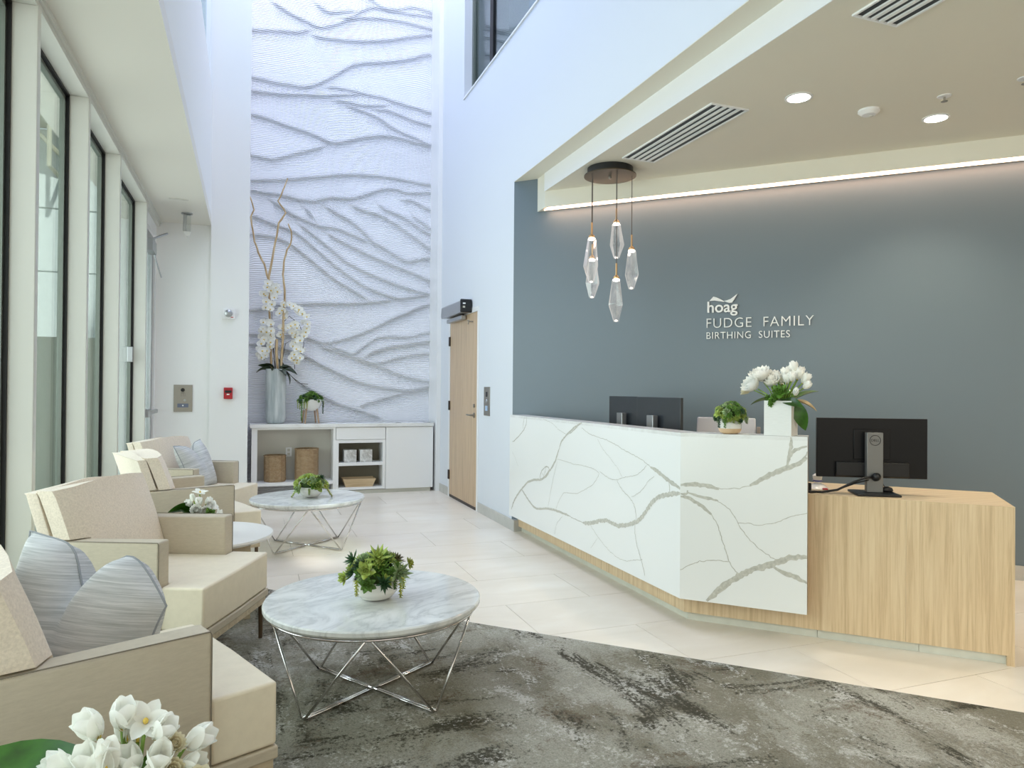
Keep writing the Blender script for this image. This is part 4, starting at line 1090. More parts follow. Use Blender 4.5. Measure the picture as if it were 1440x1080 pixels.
for x, y, s_, k_ in ((-0.11, -0.10, 2.3, 'strand_mid'), (-0.08, -0.12, 0.9, 'strand_yellow'), (-0.13, -0.07, 1.0, 'strand_yellow'), (-0.05, -0.13, 0.9, 'strand_yellow'), (0.14, -0.04, 1.5, 'strand_dark'), (-0.15, -0.03, 0.9, 'strand_lime'), (0.15, -0.02, 0.7, 'strand_yellow')):
    o = put(p3, k_, (x, y, 0.27), (0, 0, 1), s_, 0)
    o.scale = (min(s_, 1.2), min(s_, 1.2), s_)

# ================================================================ COFFEE TABLES
def coffee_table(loc, rot, label):
    t = thing('coffee_table', label, 'coffee table', loc, rot, 'marble coffee tables')
    z1_ = 0.396 if True else 0
    MB().lathe([(0.40, 0.362), (0.440, 0.366), (0.449, 0.376), (0.449, 0.390), (0.444, 0.3955), (0.001, 0.3955)], 96).ob('tabletop', MARB, t, smooth=True)
    ring = [(0.425 * math.cos(a), 0.425 * math.sin(a), 0.355) for a in [2 * PI * i / 64 for i in range(64)]]
    MB().tube(ring, 0.0065, 8, closed=True).ob('ring', CHROME, t, smooth='all')
    rf, rr = 0.356, 0.425
    for k_ in range(4):
        af = k_ * PI / 2
        for sg in (-1, 1):
            ar = af + sg * PI / 4
            f0 = Vector((rf * math.cos(af), rf * math.sin(af), 0.007))
            off = Vector((-math.sin(af), math.cos(af), 0)) * 0.008 * sg
            top = Vector((rr * math.cos(ar), rr * math.sin(ar), 0.352)) - Vector((-math.sin(ar), math.cos(ar), 0)) * 0.012 * sg
            MB().tube([f0 + off, top], 0.0055, 8).ob('leg', CHROME, t, smooth='all')
            MB().tube([f0 + off, Vector((0.03 * math.cos(af), 0.03 * math.sin(af), 0.007)) + off * 0.7], 0.0055, 8).ob('floor_rod', CHROME, t, smooth='all')
    MB().tube([(-0.03, 0, 0.0075), (0.03, 0, 0.0075)], 0.0055, 8).tube([(0, -0.03, 0.0075), (0, 0.03, 0.0075)], 0.0055, 8).ob('hub', CHROME, t)
    return t
coffee_table((0.505, 3.02, 0.003), R(33), 'nearest round marble coffee table with crossed chrome rod base, standing on the carpet')
coffee_table((0.456, 5.95, 0.0), R(42), 'farther round marble coffee table with crossed chrome rod base, on the tile floor')

# ================================================================ SIDE TABLES
def side_table(loc, label):
    t = thing('side_table', label, 'side table', loc, 0, 'round white side tables')
    MB().lathe([(0.36, 0.402), (0.392, 0.408), (0.40, 0.420), (0.396, 0.430), (0.001, 0.431)], 64).ob('tabletop', WHITETOP, t, smooth=True)
    w_ = 0.27
    MB().box(-w_, w_, -w_ - 0.0, -w_ + 0.018, 0.345, 0.402).box(-w_, w_, w_ - 0.018, w_, 0.345, 0.402).box(-w_, -w_ + 0.018, -w_ + .018, w_ - .018, 0.345, 0.402).box(w_ - 0.018, w_, -w_ + .018, w_ - .018, 0.345, 0.402).ob('apron', LIGHTW, t)
    for sx in (-1, 1):
        for sy in (-1, 1):
            x_, y_ = sx * (w_ - 0.014), sy * (w_ - 0.014)
            MB().box(x_ - 0.017, x_ + 0.017, y_ - 0.017, y_ + 0.017, 0, 0.402).ob('leg', LIGHTW, t, bevel=0.003)
    return t
side_table((-0.255, 4.43, 0.003), 'round white side table between the two middle armchairs')
side_table((-0.30, 1.36, 0.003), 'round white side table in front of the nearest armchair, under the cut flowers')

# ================================================================ ARMCHAIRS
def leaning_back(w, front_w, d, z0, z1, x_b, x_t, crown=0.0, thick=None):
    """plan section with chamfered front corners, lofted from z0 to z1 leaning back; front plane at x_b (bottom) .. x_t (top)"""
    mb = MB(); n = 8; vs = []; fs = []
    th = thick
    for i in range(n + 1):
        t = i / n
        z = z0 + (z1 - z0) * t
        xf = x_b + (x_t - x_b) * t
        pl = [(xf, -front_w / 2), (xf + 0.008, 0), (xf, front_w / 2), (xf - d, w / 2), (xf - th, w / 2), (xf - th, -w / 2), (xf - d, -w / 2)]
        for (a_, b_) in pl:
            zz = z
            if i == n: zz = z - 0.02 * (abs(b_) / (w / 2)) ** 2 + crown * (1 - (abs(b_) / (w / 2)) ** 2)
            vs.append((a_, b_, zz))
    m_ = 7
    for i in range(n):
        for j in range(m_):
            fs.append((i * m_ + j, i * m_ + (j + 1) % m_, (i + 1) * m_ + (j + 1) % m_, (i + 1) * m_ + j))
    fs.append(tuple(range(m_))[::-1]); fs.append(tuple(range(n * m_, (n + 1) * m_)))
    return mb.add(vs, fs)
def armchair(loc, rot, label):
    t = thing('armchair', label, 'armchair', loc, rot, 'beige lobby armchairs')
    wa, tk, za = 0.70, 0.086, 0.622
    inn = wa / 2 - tk
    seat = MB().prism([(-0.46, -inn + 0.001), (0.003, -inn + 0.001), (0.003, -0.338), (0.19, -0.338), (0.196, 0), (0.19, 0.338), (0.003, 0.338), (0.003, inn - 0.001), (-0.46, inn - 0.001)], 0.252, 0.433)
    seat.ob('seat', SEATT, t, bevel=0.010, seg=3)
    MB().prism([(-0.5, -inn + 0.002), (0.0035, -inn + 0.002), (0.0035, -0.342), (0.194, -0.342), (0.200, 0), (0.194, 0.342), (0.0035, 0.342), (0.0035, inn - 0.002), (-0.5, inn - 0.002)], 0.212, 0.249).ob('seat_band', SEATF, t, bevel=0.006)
    MB().box(-0.50, 0.185, -0.33, 0.33, 0.178, 0.211).ob('base_rail', LIGHTW, t, bevel=0.003)
    for s_ in (-1, 1):
        y0_, y1_ = sorted((s_ * inn, s_ * wa / 2))
        mb = MB()
        # side profile: slanting rear edge
        M_ = Matrix(((1, 0, 0, 0), (0, 0, 1, 0), (0, 1, 0, 0), (0, 0, 0, 1)))
        mb.prism([(-0.515, 0.214), (0.0, 0.214), (0.0, za), (-0.565, za - 0.006)], y0_, y1_, M_)
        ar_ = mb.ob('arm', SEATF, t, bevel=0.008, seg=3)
        yy = s_ * (wa / 2 - 0.001)
        MB().tube([(-0.50, yy, za - 0.001), (-0.005, yy, za - 0.001), (-0.0005, yy, za - 0.01), (-0.0005, yy, 0.23)], 0.0018, 6).ob('piping', WELT, ar_)
    bc = MB(); vs = []; fs = []; K = 9
    zs_ = [0.436, 0.50, 0.56, 0.6225, 0.6235, 0.68, 0.74, 0.80, 0.842]
    for z in zs_:
        tq = (z - 0.436) / (0.842 - 0.436)
        xf = -0.298 - 0.134 * tq + 0.010 * math.sin(PI * tq)
        hw = (inn - 0.002) if z < 0.623 else 0.3325
        fw_ = min(hw - 0.0005, 0.262)
        top = z == 0.842
        for a_, b_ in ((xf, -fw_), (xf + 0.010, -fw_ * 0.5), (xf + 0.012, 0), (xf + 0.010, fw_ * 0.5), (xf, fw_), (xf - (0.045 if hw > 0.3 else 0.002), hw), (xf - 0.115, hw), (xf - 0.115, -hw), (xf - (0.045 if hw > 0.3 else 0.002), -hw)):
            vs.append((a_, b_, z + (0.014 - 0.028 * (abs(b_) / hw) ** 2 if top else 0)))
    for i in range(len(zs_) - 1):
        for j in range(K):
            fs.append((i * K + j, i * K + (j + 1) % K, (i + 1) * K + (j + 1) % K, (i + 1) * K + j))
    fs.append(tuple(range(K))[::-1]); fs.append(tuple(range((len(zs_) - 1) * K, len(zs_) * K)))
    bc.add(vs, fs).ob('back_cushion', BACKF, t, bevel=0.007, seg=3)
    bs = leaning_back(0.672, 0.670, 0.002, 0.628, 0.838, -0.4785, -0.5475, 0.008, 0.050)
    bs.ob('back_shell', BACKF, t, bevel=0.004, seg=2)
    MB().prism([(-0.56, -0.335), (-0.48, -0.335), (-0.48, 0.335), (-0.56, 0.335)], 0.214, 0.60).ob('rear_panel', SEATF, t, bevel=0.006)
    for x_, y_ in ((0.165, -0.315), (0.165, 0.315), (-0.46, -0.30), (-0.46, 0.30)):
        MB().tube([(x_, y_, 0.0), (x_, y_, 0.178)], [0.010, 0.012], 10).ob('leg', BRONZE, t, smooth=True)
    return t
armchair((-0.222, 2.382, 0.003), 0.40, 'nearest beige armchair at the lower left, holding a folded grey pillow')
armchair((-0.21, 3.609, 0.003), -0.406, 'beige armchair facing the camera side, directly behind the nearest armchair')
armchair((-0.207, 5.422, 0.003), 0.357, 'beige armchair seen from behind, beyond the side table with white flowers')
armchair((-0.244, 6.454, 0.0), -0.488, 'farthest beige armchair, holding a grey pillow, near the end wall')

# pillows
def pillow(size, thick, chop, droop=0.0):
    n = 28; vs = []; fs = []
    for side in (1, -1):
        for i in range(n + 1):
            for j in range(n + 1):
                u_ = -1 + 2 * i / n; v_ = -1 + 2 * j / n
                e = (1 - abs(u_) ** 2.6) * (1 - abs(v_) ** 2.6)
                pinch = 1 - 0.09 * (1 - abs(u_ * v_)) 
                y = u_ * size / 2 * (1 - 0.08 * (1 - v_ * v_) * 1.0 * abs(u_))
                z = v_ * size / 2 * (1 - 0.08 * (1 - u_ * u_) * abs(v_))
                g_ = math.exp(-(u_ / 0.24) ** 2)
                th = thick / 2 * max(0, e) ** 0.5 * (1 - 0.62 * math.exp(-(u_ / 0.10) ** 2) * max(0, (v_ + 0.3) / 1.3))
                tt = max(0, (v_ + 0.35) / 1.35)
                z -= chop * g_ * tt ** 1.4
                x = side * th
                x -= chop * 0.10 * g_ * tt * (side)
                x += 0.010 * math.sin(u_ * 9 + v_ * 4) * e * side * 0.5
                # lobes lean outward around the chop
                y += math.copysign(1, u_) * chop * 0.12 * tt * (1 - g_) * min(1, abs(u_) * 2)
                z -= droop * max(0, (-u_ - 0.3) / 0.7) ** 1.4 * max(0, (v_ + 0.4) / 1.4)
                vs.append((x, y, z))
    N = (n + 1) ** 2
    for i in range(n):
        for j in range(n):
            a_ = i * (n + 1) + j
            q = (a_, a_ + n + 1, a_ + n + 2, a_ + 1)
            fs.append(q); fs.append(tuple(N + k__ for k__ in q[::-1]))
    mb = MB().add(vs, fs)
    bd = [vs[i * (n + 1)] for i in range(n + 1)] + [vs[n * (n + 1) + j] for j in range(1, n + 1)] + [vs[i * (n + 1) + n] for i in range(n - 1, -1, -1)] + [vs[j] for j in range(n - 1, 0, -1)]
    return mb, bd
def add_pillow(chair_loc, chair_rot, local, rot, size, thick, chop, label, droop=0.0):
    t = thing('throw_pillow', label, 'pillow', (0, 0, 0))
    t.matrix_world = Matrix.Translation(chair_loc) @ Matrix.Rotation(chair_rot, 4, 'Z') @ Matrix.Translation(local) @ Euler(rot).to_matrix().to_4x4()
    mb, bd = pillow(size, thick, chop, droop)
    mb.ob('cover', PILLF, t, smooth='all')
    MB().tube(bd, 0.0035, 6, closed=True).ob('piping', PIPING, t, smooth='all')
    return t
add_pillow((-0.222, 2.382, 0.003), 0.40, (-0.205, 0.130, 0.558), (R(3), R(14), R(34)), 0.51, 0.26, 0.13, 'grey striped linen pillow on the nearest armchair, folded in its middle', 0.16)
add_pillow((-0.244, 6.454, 0.0), -0.488, (-0.20, 0.02, 0.610), (0.06, R(-22), R(4)), 0.42, 0.17, 0.14, 'grey linen pillow with two raised corners on the farthest armchair')

# ================================================================ CUT FLOWERS
def tulip_mesh(open_=0.5, n=6, L=0.045, w=0.030, mt_=PETAL):
    mb = MB()
    for i in range(n):
        ring = i % 2
        v_, f_ = petal_pts(L * (1 - 0.06 * ring), w, 0.55 if open_ < 0.6 else -0.15, 6, 5)
        el = R(90 - 68 * open_ - 8 * ring)
        mb.add(v_, f_, Matrix.Rotation(i * 2 * PI / n, 4, 'Z') @ Matrix.Rotation(-el, 4, 'Y'))
    mb.cur = 1
    mb.lathe([(0.004, 0.0), (0.005, 0.010), (0.002, 0.018)], 8)
    return mb.mesh('bloom', [mt_, YEL], 'all')
def ball_mesh(R0=0.032, mt_=PETALC, layers=6):
    mb = MB()
    for k_ in range(layers):
        n = 4 + k_ * 2
        for i in range(n):
            el = R(88 - 80 * (k_ + 0.3) / layers)
            L = R0 * (0.55 + 0.45 * k_ / layers)
            v_, f_ = petal_pts(L * 1.25, L * 0.9, 0.75, 4, 3, wave=0.0012)
            mb.add(v_, f_, Matrix.Rotation(i * 2 * PI / n + k_ * 0.7, 4, 'Z') @ Matrix.Translation((R0 * 0.12 * k_ / layers, 0, R0 * 0.15)) @ Matrix.Rotation(-el, 4, 'Y'))
    return mb.mesh('bloom', mt_, 'all')
T_OPEN = tulip_mesh(0.85); T_MID = tulip_mesh(0.58); T_CUP = tulip_mesh(0.22); BALL = ball_mesh(); BALLW = ball_mesh(0.030, PETAL)
FL = big_leaf(0.16, 0.075, 0.7, 0.12).mesh('leaf', LEAFD, 'all')
FL2 = big_leaf(0.10, 0.030, 0.5, 0.2).mesh('leaf', GMID, 'all')
FLB = big_leaf(0.26, 0.15, 0.5, 0.05, 10).mesh('leaf', LEAFD, 'all')
def bloom(parent, me_, loc, nrm, sc=1.0, stem_to=None):
    o = link('bloom', me_, parent)
    o.location = loc
    q = Vector(nrm).normalized().to_track_quat('Z', 'Y').to_matrix().to_4x4()
    o.rotation_euler = (q @ Matrix.Rotation(random.uniform(0, 6.28), 4, 'Z')).to_euler()
    o.scale = (sc, sc, sc)
    if stem_to is not None:
        L_ = Vector(loc)
        MB().tube([L_, (L_ + Vector(stem_to)) / 2 + Vector((0, 0, 0.01)), Vector(stem_to)], 0.0035, 6).ob('stem', STEMG, parent, smooth='all')
# desk arrangement
vz = 1.051
dv = thing('flower_vase', 'tall square white vase of white tulips and peonies on the reception counter', 'flower arrangement', (2.606, 2.978, vz), R(-55))
hv = 0.18
vb = MB()
vb.box(-0.068, 0.068, -0.068, 0.068, 0, 0.008)
vb.box(-0.068, 0.068, -0.068, -0.060, 0.008, hv); vb.box(-0.068, 0.068, 0.060, 0.068, 0.008, hv); vb.box(-0.068, -0.060, -0.060, 0.060, 0.008, hv); vb.box(0.060, 0.068, -0.060, 0.060, 0.008, hv)
vb.ob('vase', WHITEM, dv)
MB().box(-0.054, 0.054, -0.054, 0.054, 0.10, hv - 0.006).ob('foliage_core', SOIL, dv)
hh = hv
for (x, y, z, nx_, ny_, nz_, me_, sc) in (
    (-0.105, -0.05, 0.060, -0.6, -0.7, 0.6, BALLW, 2.0), (-0.080, -0.03, 0.095, -0.3, -0.5, 1, BALLW, 2.1), (-0.045, -0.02, 0.070, 0.1, -0.6, 1, BALLW, 1.7), (-0.14, -0.01, 0.055, -1, -0.2, 0.3, BALL, 1.5), (-0.06, 0.03, 0.09, -0.1, 0.3, 1, BALLW, 1.8),
    (-0.015, 0.0, 0.100, -0.3, -0.1, 1, T_MID, 1.25), (0.020, 0.0, 0.115, 0.0, -0.2, 1, T_MID, 1.3), (0.035, -0.02, 0.090, 0.1, -0.3, 1, T_MID, 1.3),
    (0.060, 0.01, 0.145, 0.0, 0, 1, T_MID, 1.35), (0.080, 0.0, 0.110, 0.3, -0.1, 1, T_MID, 1.35), (0.105, 0.0, 0.090, 0.6, 0, 0.9, T_MID, 1.35), (0.045, 0.03, 0.125, -0.2, 0, 1, T_MID, 1.3), (0.085, 0.03, 0.125, 0.2, 0.2, 1, T_MID, 1.2), (0.082, -0.05, 0.030, 0.3, -0.6, 0.7, T_CUP, 1.0), (0.0, 0.02, 0.085, -0.4, 0, 1, T_MID, 1.25), (0.06, -0.03, 0.10, 0.2, -0.4, 1, T_MID, 1.2), (0.115, -0.02, 0.065, 0.8, -0.2, 0.7, T_MID, 1.1), (-0.03, -0.03, 0.085, -0.3, -0.3, 1, T_MID, 1.2)):
    bloom(dv, me_, (x, y, hh + z), (nx_, ny_, nz_), sc, (x * 0.3, y * 0.3, hh - 0.01))
o = link('rosette', RM['spoon_mid'], dv); o.location = (0.014, -0.066, hh + 0.042); o.rotation_euler = (R(65), 0, 0); o.scale = (1.35,) * 3
for x, y, z, nx_, ny_ in ((-0.03, -0.07, 0.0, -0.3, -1), (-0.05, -0.055, 0.015, -0.6, -1), (-0.015, -0.07, 0.02, 0, -1), (-0.035, -0.065, -0.015, -0.3, -1)):
    put(dv, 'bead_mid', (x, y, hh + z), (nx_, ny_, 0.3), 0.9)
for az, el, sc, l, mm_, rl in ((195, 5, 0.75, (-0.03, -0.03, hh + 0.005), FL, 0.3), (-35, 0, 0.8, (0.02, -0.04, hh + 0.0), FL, 0.6), (-8, -62, 1.0, (0.065, 0.0, hh - 0.01), FL, 1.0), (70, 45, 0.8, (0.03, 0.03, hh), FL, 0.5), (20, 40, 0.9, (0.05, 0.02, hh), FL, 0.3), (100, 70, 0.8, (0.0, 0.02, hh), FL, 0.2), (250, 15, 0.5, (0.02, -0.05, hh), FL, 0.2)):
    put_leaf(dv, mm_, l, R(az), R(el), rl, sc)
DL = big_leaf(0.12, 0.035, 0.6, 0.35).mesh('leaf', DRYL, 'all')
put_leaf(dv, DL, (0.075, -0.02, hh), R(-10), R(-8), 0.2, 1.0)
# pot on the counter
dp = thing('succulent_pot', 'small round white pot with sand coloured base and succulents on the counter', 'succulent planter', (2.418, 3.150, vz))
MB().lathe([(0.036, 0), (0.050, 0.006), (0.058, 0.020), (0.0595, 0.029)], 32).ob('pot_base', SAND, dp, smooth=True)
MB().lathe([(0.0595, 0.029), (0.060, 0.045), (0.056, 0.070), (0.050, 0.082), (0.044, 0.082), (0.044, 0.070), (0.001, 0.068)], 32).ob('pot', WHITEC, dp, smooth=True)
filler(dp, 0, 0, 0.07, 0.05, 0.06)
mound(dp, 0, 0, 0.098, 0.078, 0.062, ['bead_lime', 'bead_mid', 'bead_mid', 'bead_pale', 'bead_lime', 'bead_mid', 'bead_dark', 'bead_pale'], 60, 5, (0.7, 1.0), -28)
for x, y, s_, k_ in ((-0.085, -0.02, 0.6, 'strand_dark'), (-0.03, -0.07, 0.35, 'strand_lime'), (0.0, -0.075, 0.40, 'strand_lime'), (0.07, -0.05, 0.4, 'strand_pale'), (-0.07, -0.05, 0.6, 'strand_mid')):
    put(dp, k_, (x, y, 0.095), (0, 0, 1), s_, 0)
# flowers on side tables
def low_arrangement(loc, label, sc=1.0, full=False):
    t = thing('flower_arrangement', label, 'flower arrangement', loc, 0)
    MB().lathe([(0.045, 0), (0.055, 0.004), (0.060, 0.05), (0.058, 0.11), (0.052, 0.11), (0.052, 0.09), (0.001, 0.088)], 28).ob('vase', WHITEM, t, smooth=True)
    filler(t, 0, 0, 0.085, 0.05, 0.05)
    return t
sa = low_arrangement((-0.255, 4.36, 0.438), 'white flower arrangement with dark leaves on the side table behind an armchair')
for (x, y, z, nx_, ny_, nz_, me_, sc) in ((0.0, 0.0, 0.235, 0.1, -0.2, 1, T_OPEN, 1.1), (-0.04, -0.03, 0.175, -0.6, -0.6, 0.8, T_MID, 1.1), (0.0, -0.04, 0.185, 0, -0.8, 0.7, T_MID, 1.2), (0.035, -0.02, 0.180, 0.5, -0.5, 0.8, T_MID, 1.1),
        (0.065, 0.0, 0.160, 0.8, -0.4, 0.7, T_OPEN, 1.0), (-0.01, -0.06, 0.150, -0.1, -1, 0.4, BALLW, 1.2), (0.03, -0.06, 0.145, 0.3, -1, 0.3, BALLW, 1.1), (0.095, -0.04, 0.115, 0.9, -0.8, 0.2, T_OPEN, 1.0), (-0.03, 0.0, 0.195, -0.3, 0, 1, T_CUP, 1.0), (0.05, -0.04, 0.17, 0.4, -0.8, 0.6, BALLW, 0.9)):
    bloom(sa, me_, (x, y, z), (nx_, ny_, nz_), sc, (x * 0.2, y * 0.2, 0.10))
for az, el, s_, l, rl in ((188, 8, 0.95, (-0.02, -0.03, 0.165), 0.9), (210, -5, 0.95, (-0.02, -0.04, 0.145), 0.7), (232, -25, 0.8, (-0.015, -0.06, 0.155), 0.4), (262, -30, 0.7, (0.0, -0.06, 0.145), 0.2), (300, -25, 0.7, (0.03, -0.06, 0.14), 0.2), (190, 15, 1.0, (-0.02, -0.02, 0.11), 0.6), (215, 0, 1.0, (-0.02, -0.03, 0.10), 0.3), (240, -15, 0.8, (-0.01, -0.04, 0.10), 0), (275, -10, 0.8, (0.01, -0.05, 0.10), 0.2), (300, -10, 0.8, (0.03, -0.04, 0.10), 0.2), (200, 45, 0.7, (-0.02, -0.01, 0.11), 0.8), (90, 20, 0.9, (0, 0.03, 0.1), 0), (30, 10, 0.7, (0.03, 0.02, 0.1), 0)):
    put_leaf(sa, FL, l, R(az), R(el), rl, s_)
put(sa, 'spoon_mid', (0.055, -0.085, 0.135), (0.4, -1, 0.4), 1.1)
put(sa, 'bead_mid', (-0.06, -0.07, 0.09), (-0.6, -1, 0.0), 1.0)

fa = low_arrangement((-0.182, 1.335, 0.438), 'white cut flowers with green leaves in the lower left foreground')
A0 = Vector((-0.182, 1.335, 0.438))
def fgp(u, v, d):
    # point on the arrangement, designed in a plane facing the seats
    return None
for (x, z, y, nx_, ny_, nz_, me_, sc) in (
    (-0.045, 0.262, 0.000, -0.5,-0.4,1.0, T_MID, 1.25),
    (-0.012, 0.265, 0.010, 0.1,-0.3,1, T_MID, 1.25),
    (0.024, 0.275, 0.000, 0.1,-0.75,0.8, T_OPEN, 0.92),
    (0.041, 0.247, -0.010, 0.5,-0.4,0.8, T_MID, 1.15),
    (-0.075, 0.210, -0.010, -0.8,-0.3,0.8, T_MID, 1.30),
    (-0.050, 0.212, -0.020, -0.2,-0.4,1, T_MID, 1.30),
    (-0.030, 0.215, -0.030, 0.1,-0.4,1, T_CUP, 1.45),
    (0.062, 0.232, -0.010, 0.5,-0.6,0.6, BALL, 0.62),
    (0.085, 0.225, 0.000, 1,-0.3,0.6, T_MID, 1.20),
    (0.045, 0.210, -0.030, 0.2,-0.6,0.9, T_MID, 1.30),
    (0.013, 0.206, -0.020, -0.3,-0.4,0.9, T_MID, 1.20),
    (-0.045, 0.193, -0.050, -0.2,-0.8,0.7, T_OPEN, 1.00),
    (0.031, 0.185, -0.060, 0.1,-0.8,0.7, T_OPEN, 1.25),
    (0.061, 0.200, -0.030, 0.4,-0.8,0.5, BALL, 0.70),
    (0.081, 0.200, -0.020, 0.9,-0.5,0.5, T_MID, 1.00),
    (0.095, 0.168, -0.040, 0.4,-0.9,0.5, BALL, 1.25),
    (0.066, 0.150, -0.070, 0.2,-1,0.4, BALL, 1.00),
    (-0.095, 0.165, -0.060, -0.5,-0.8,0.8, T_MID, 1.30),
    (-0.055, 0.163, -0.070, 0,-0.9,0.8, T_MID, 1.25),
    (-0.021, 0.153, -0.080, 0,-1,0.6, T_MID, 1.20),
    (-0.008, 0.240, 0.020, 0,0,1, T_CUP, 1.20),
    (0.010, 0.237, 0.020, 0.2,0,1, T_CUP, 1.20),
    ):
    bloom(fa, me_, (x, y, z), (nx_, ny_, nz_), sc, (x * 0.25, y * 0.25, 0.10))
for x, z, y in ((-0.012, 0.165, -0.085), (-0.040, 0.158, -0.090), (0.0, 0.140, -0.10), (0.022, 0.140, -0.095), (0.045, 0.14, -0.09)):
    put(fa, 'spoon_lime' if x < 0.02 else 'spoon_mid', (x, y, z), (x * 3, -0.8, 0.8), 0.6)
for az, el, s_, l, rl in ((0, 80, 0.9, (0.005, -0.01, 0.15), 0.5), (40, 70, 0.9, (0.02, 0.0, 0.14), 0.2), (160, 40, 0.9, (-0.04, 0.0, 0.12), 0), (10, 55, 0.8, (0.03, -0.02, 0.13), 0), (200, 25, 1.0, (-0.05, -0.01, 0.11), 0)):
    put_leaf(fa, FL2, l, R(az), R(el), rl, s_)
for az, el, s_, l, rl in ((180, 17, 1.1, (-0.035, -0.03, 0.198), -0.3), (183, 8, 1.0, (-0.03, -0.01, 0.115), 0.35), (215, -15, 0.7, (-0.03, -0.04, 0.10), 0.2), (-20, 0, 0.6, (0.04, 0.0, 0.10), 0.2), (80, 10, 0.7, (0, 0.03, 0.10), 0)):
    put_leaf(fa, FLB, l, R(az), R(el), rl, s_)

# ================================================================ RECEPTION DESK
q = 2 ** -0.5
rd = thing('reception_desk', 'angled reception desk with white veined stone front and pale oak end', 'reception desk', (2.2, 3.285, 0))
RO = Vector((2.2, 3.285, 0))
def rl_(poly):
    return [(x - RO.x, y - RO.y) for x, y in poly]
ZT, ZB = 1.05, 0.152
C0 = (2.2, 3.285); CR = (2.65, 2.835); CLft = (2.2, 5.97)
def inset(d):
    # points of the counter front line moved inward by d
    return [(2.2 + d, 5.97), (2.2 + d, 3.285 + d * math.tan(R(22.5))), (2.65 + d * q, 2.835 + d * q)]
i0, i1, i2 = inset(0.02), inset(0.022), inset(0.13)
MB().prism(rl_([CLft, C0, i0[1], i0[0]]), ZB, ZT - 0.02).ob('stone_panel', QUARTZ, rd)
MB().prism(rl_([C0, CR, i0[2], i0[1]]), ZB, ZT - 0.02).ob('stone_panel', QUARTZ, rd)
e_ = inset(-0.001); e2 = inset(0.15)
MB().prism(rl_([(2.2, 5.97), C0, e2[1], e2[0]]), ZT - 0.0198, ZT).ob('counter_top', QTOP, rd)
MB().prism(rl_([C0, CR, e2[2], e2[1]]), ZT - 0.0198, ZT).ob('counter_top', QTOP, rd)
MB().prism(rl_([i1[0], i1[1], i1[2], i2[2], i2[1], i2[0]]), ZB + 0.004, ZT - 0.0205).ob('counter_core', CORE, rd)  # wood core; the shade on its end is put into the colour
# veins: thin inlaid ribbons on the stone face
def ribbon(mb, pts, w, to3, jag):
    P_ = []
    for i in range(len(pts) - 1):
        a_ = pts[i]; b_ = pts[i + 1]
        L_ = math.hypot(b_[0] - a_[0], b_[1] - a_[1]); n = max(1, int(L_ / 0.012))
        for j in range(n):
            t = j / n
            P_.append((a_[0] + (b_[0] - a_[0]) * t, a_[1] + (b_[1] - a_[1]) * t))
    P_.append(pts[-1])
    def sm__(i):
        r_ = min(2, i, len(P_) - 1 - i)
        return tuple(sum(P_[i + k_][c_] for k_ in range(-r_, r_ + 1)) / (2 * r_ + 1) for c_ in (0, 1))
    P_ = [sm__(i) for i in range(len(P_))]
    vs = []; N = len(P_)
    for i, p in enumerate(P_):
        a_ = P_[max(0, i - 1)]; b_ = P_[min(N - 1, i + 1)]
        dx, dy = b_[0] - a_[0], b_[1] - a_[1]; L_ = math.hypot(dx, dy) or 1
        nx_, ny_ = -dy / L_, dx / L_
        jx = random.gauss(0, jag)
        h1 = w / 2 * (1 + random.uniform(-0.3, 0.25)); h2 = w / 2 * (1 + random.uniform(-0.3, 0.25))
        tap = min(1.0, 0.45 + min(i, N - 1 - i) * 0.15) if w > 0.006 else 1.0
        h1 *= tap; h2 *= tap
        px, pz = p[0] + nx_ * jx, p[1] + ny_ * jx
        vs.append(to3(px + nx_ * h1, pz + ny_ * h1)); vs.append(to3(px - nx_ * h2, pz - ny_ * h2))
    mb.add(vs, [(2 * i, 2 * i + 1, 2 * i + 3, 2 * i + 2) for i in range(N - 1)])
eps = 0.0006
cl_ = lambda v, a_, b_: min(max(v, a_), b_)
v1 = MB()
rnd_st = random.getstate()
for i, (w_, pts) in enumerate(D['vl']):
    e = eps + 0.00004 * i
    ribbon(v1, pts, w_ * 0.0011, lambda s_, z, e=e: (-e, cl_(s_, 3.286, 5.96) - 3.285, cl_(z, ZB + .002, ZT)), 0.0012 if w_ > 5 else 0.0016)
o = v1.ob('veining', VEIN, rd); o['kind'] = 'stuff'
v2_ = MB()
for i, (w_, pts) in enumerate(D['vr']):
    e = eps + 0.00004 * i
    ribbon(v2_, pts, w_ * 0.0011, lambda s_, z, e=e: (cl_(s_, 0.001, 0.636) * q - e * q, -cl_(s_, 0.001, 0.636) * q - e * q, cl_(z, ZB + .002, ZT)), 0.0012 if w_ > 5 else 0.0016)
o = v2_.ob('veining', VEIN, rd); o['kind'] = 'stuff'
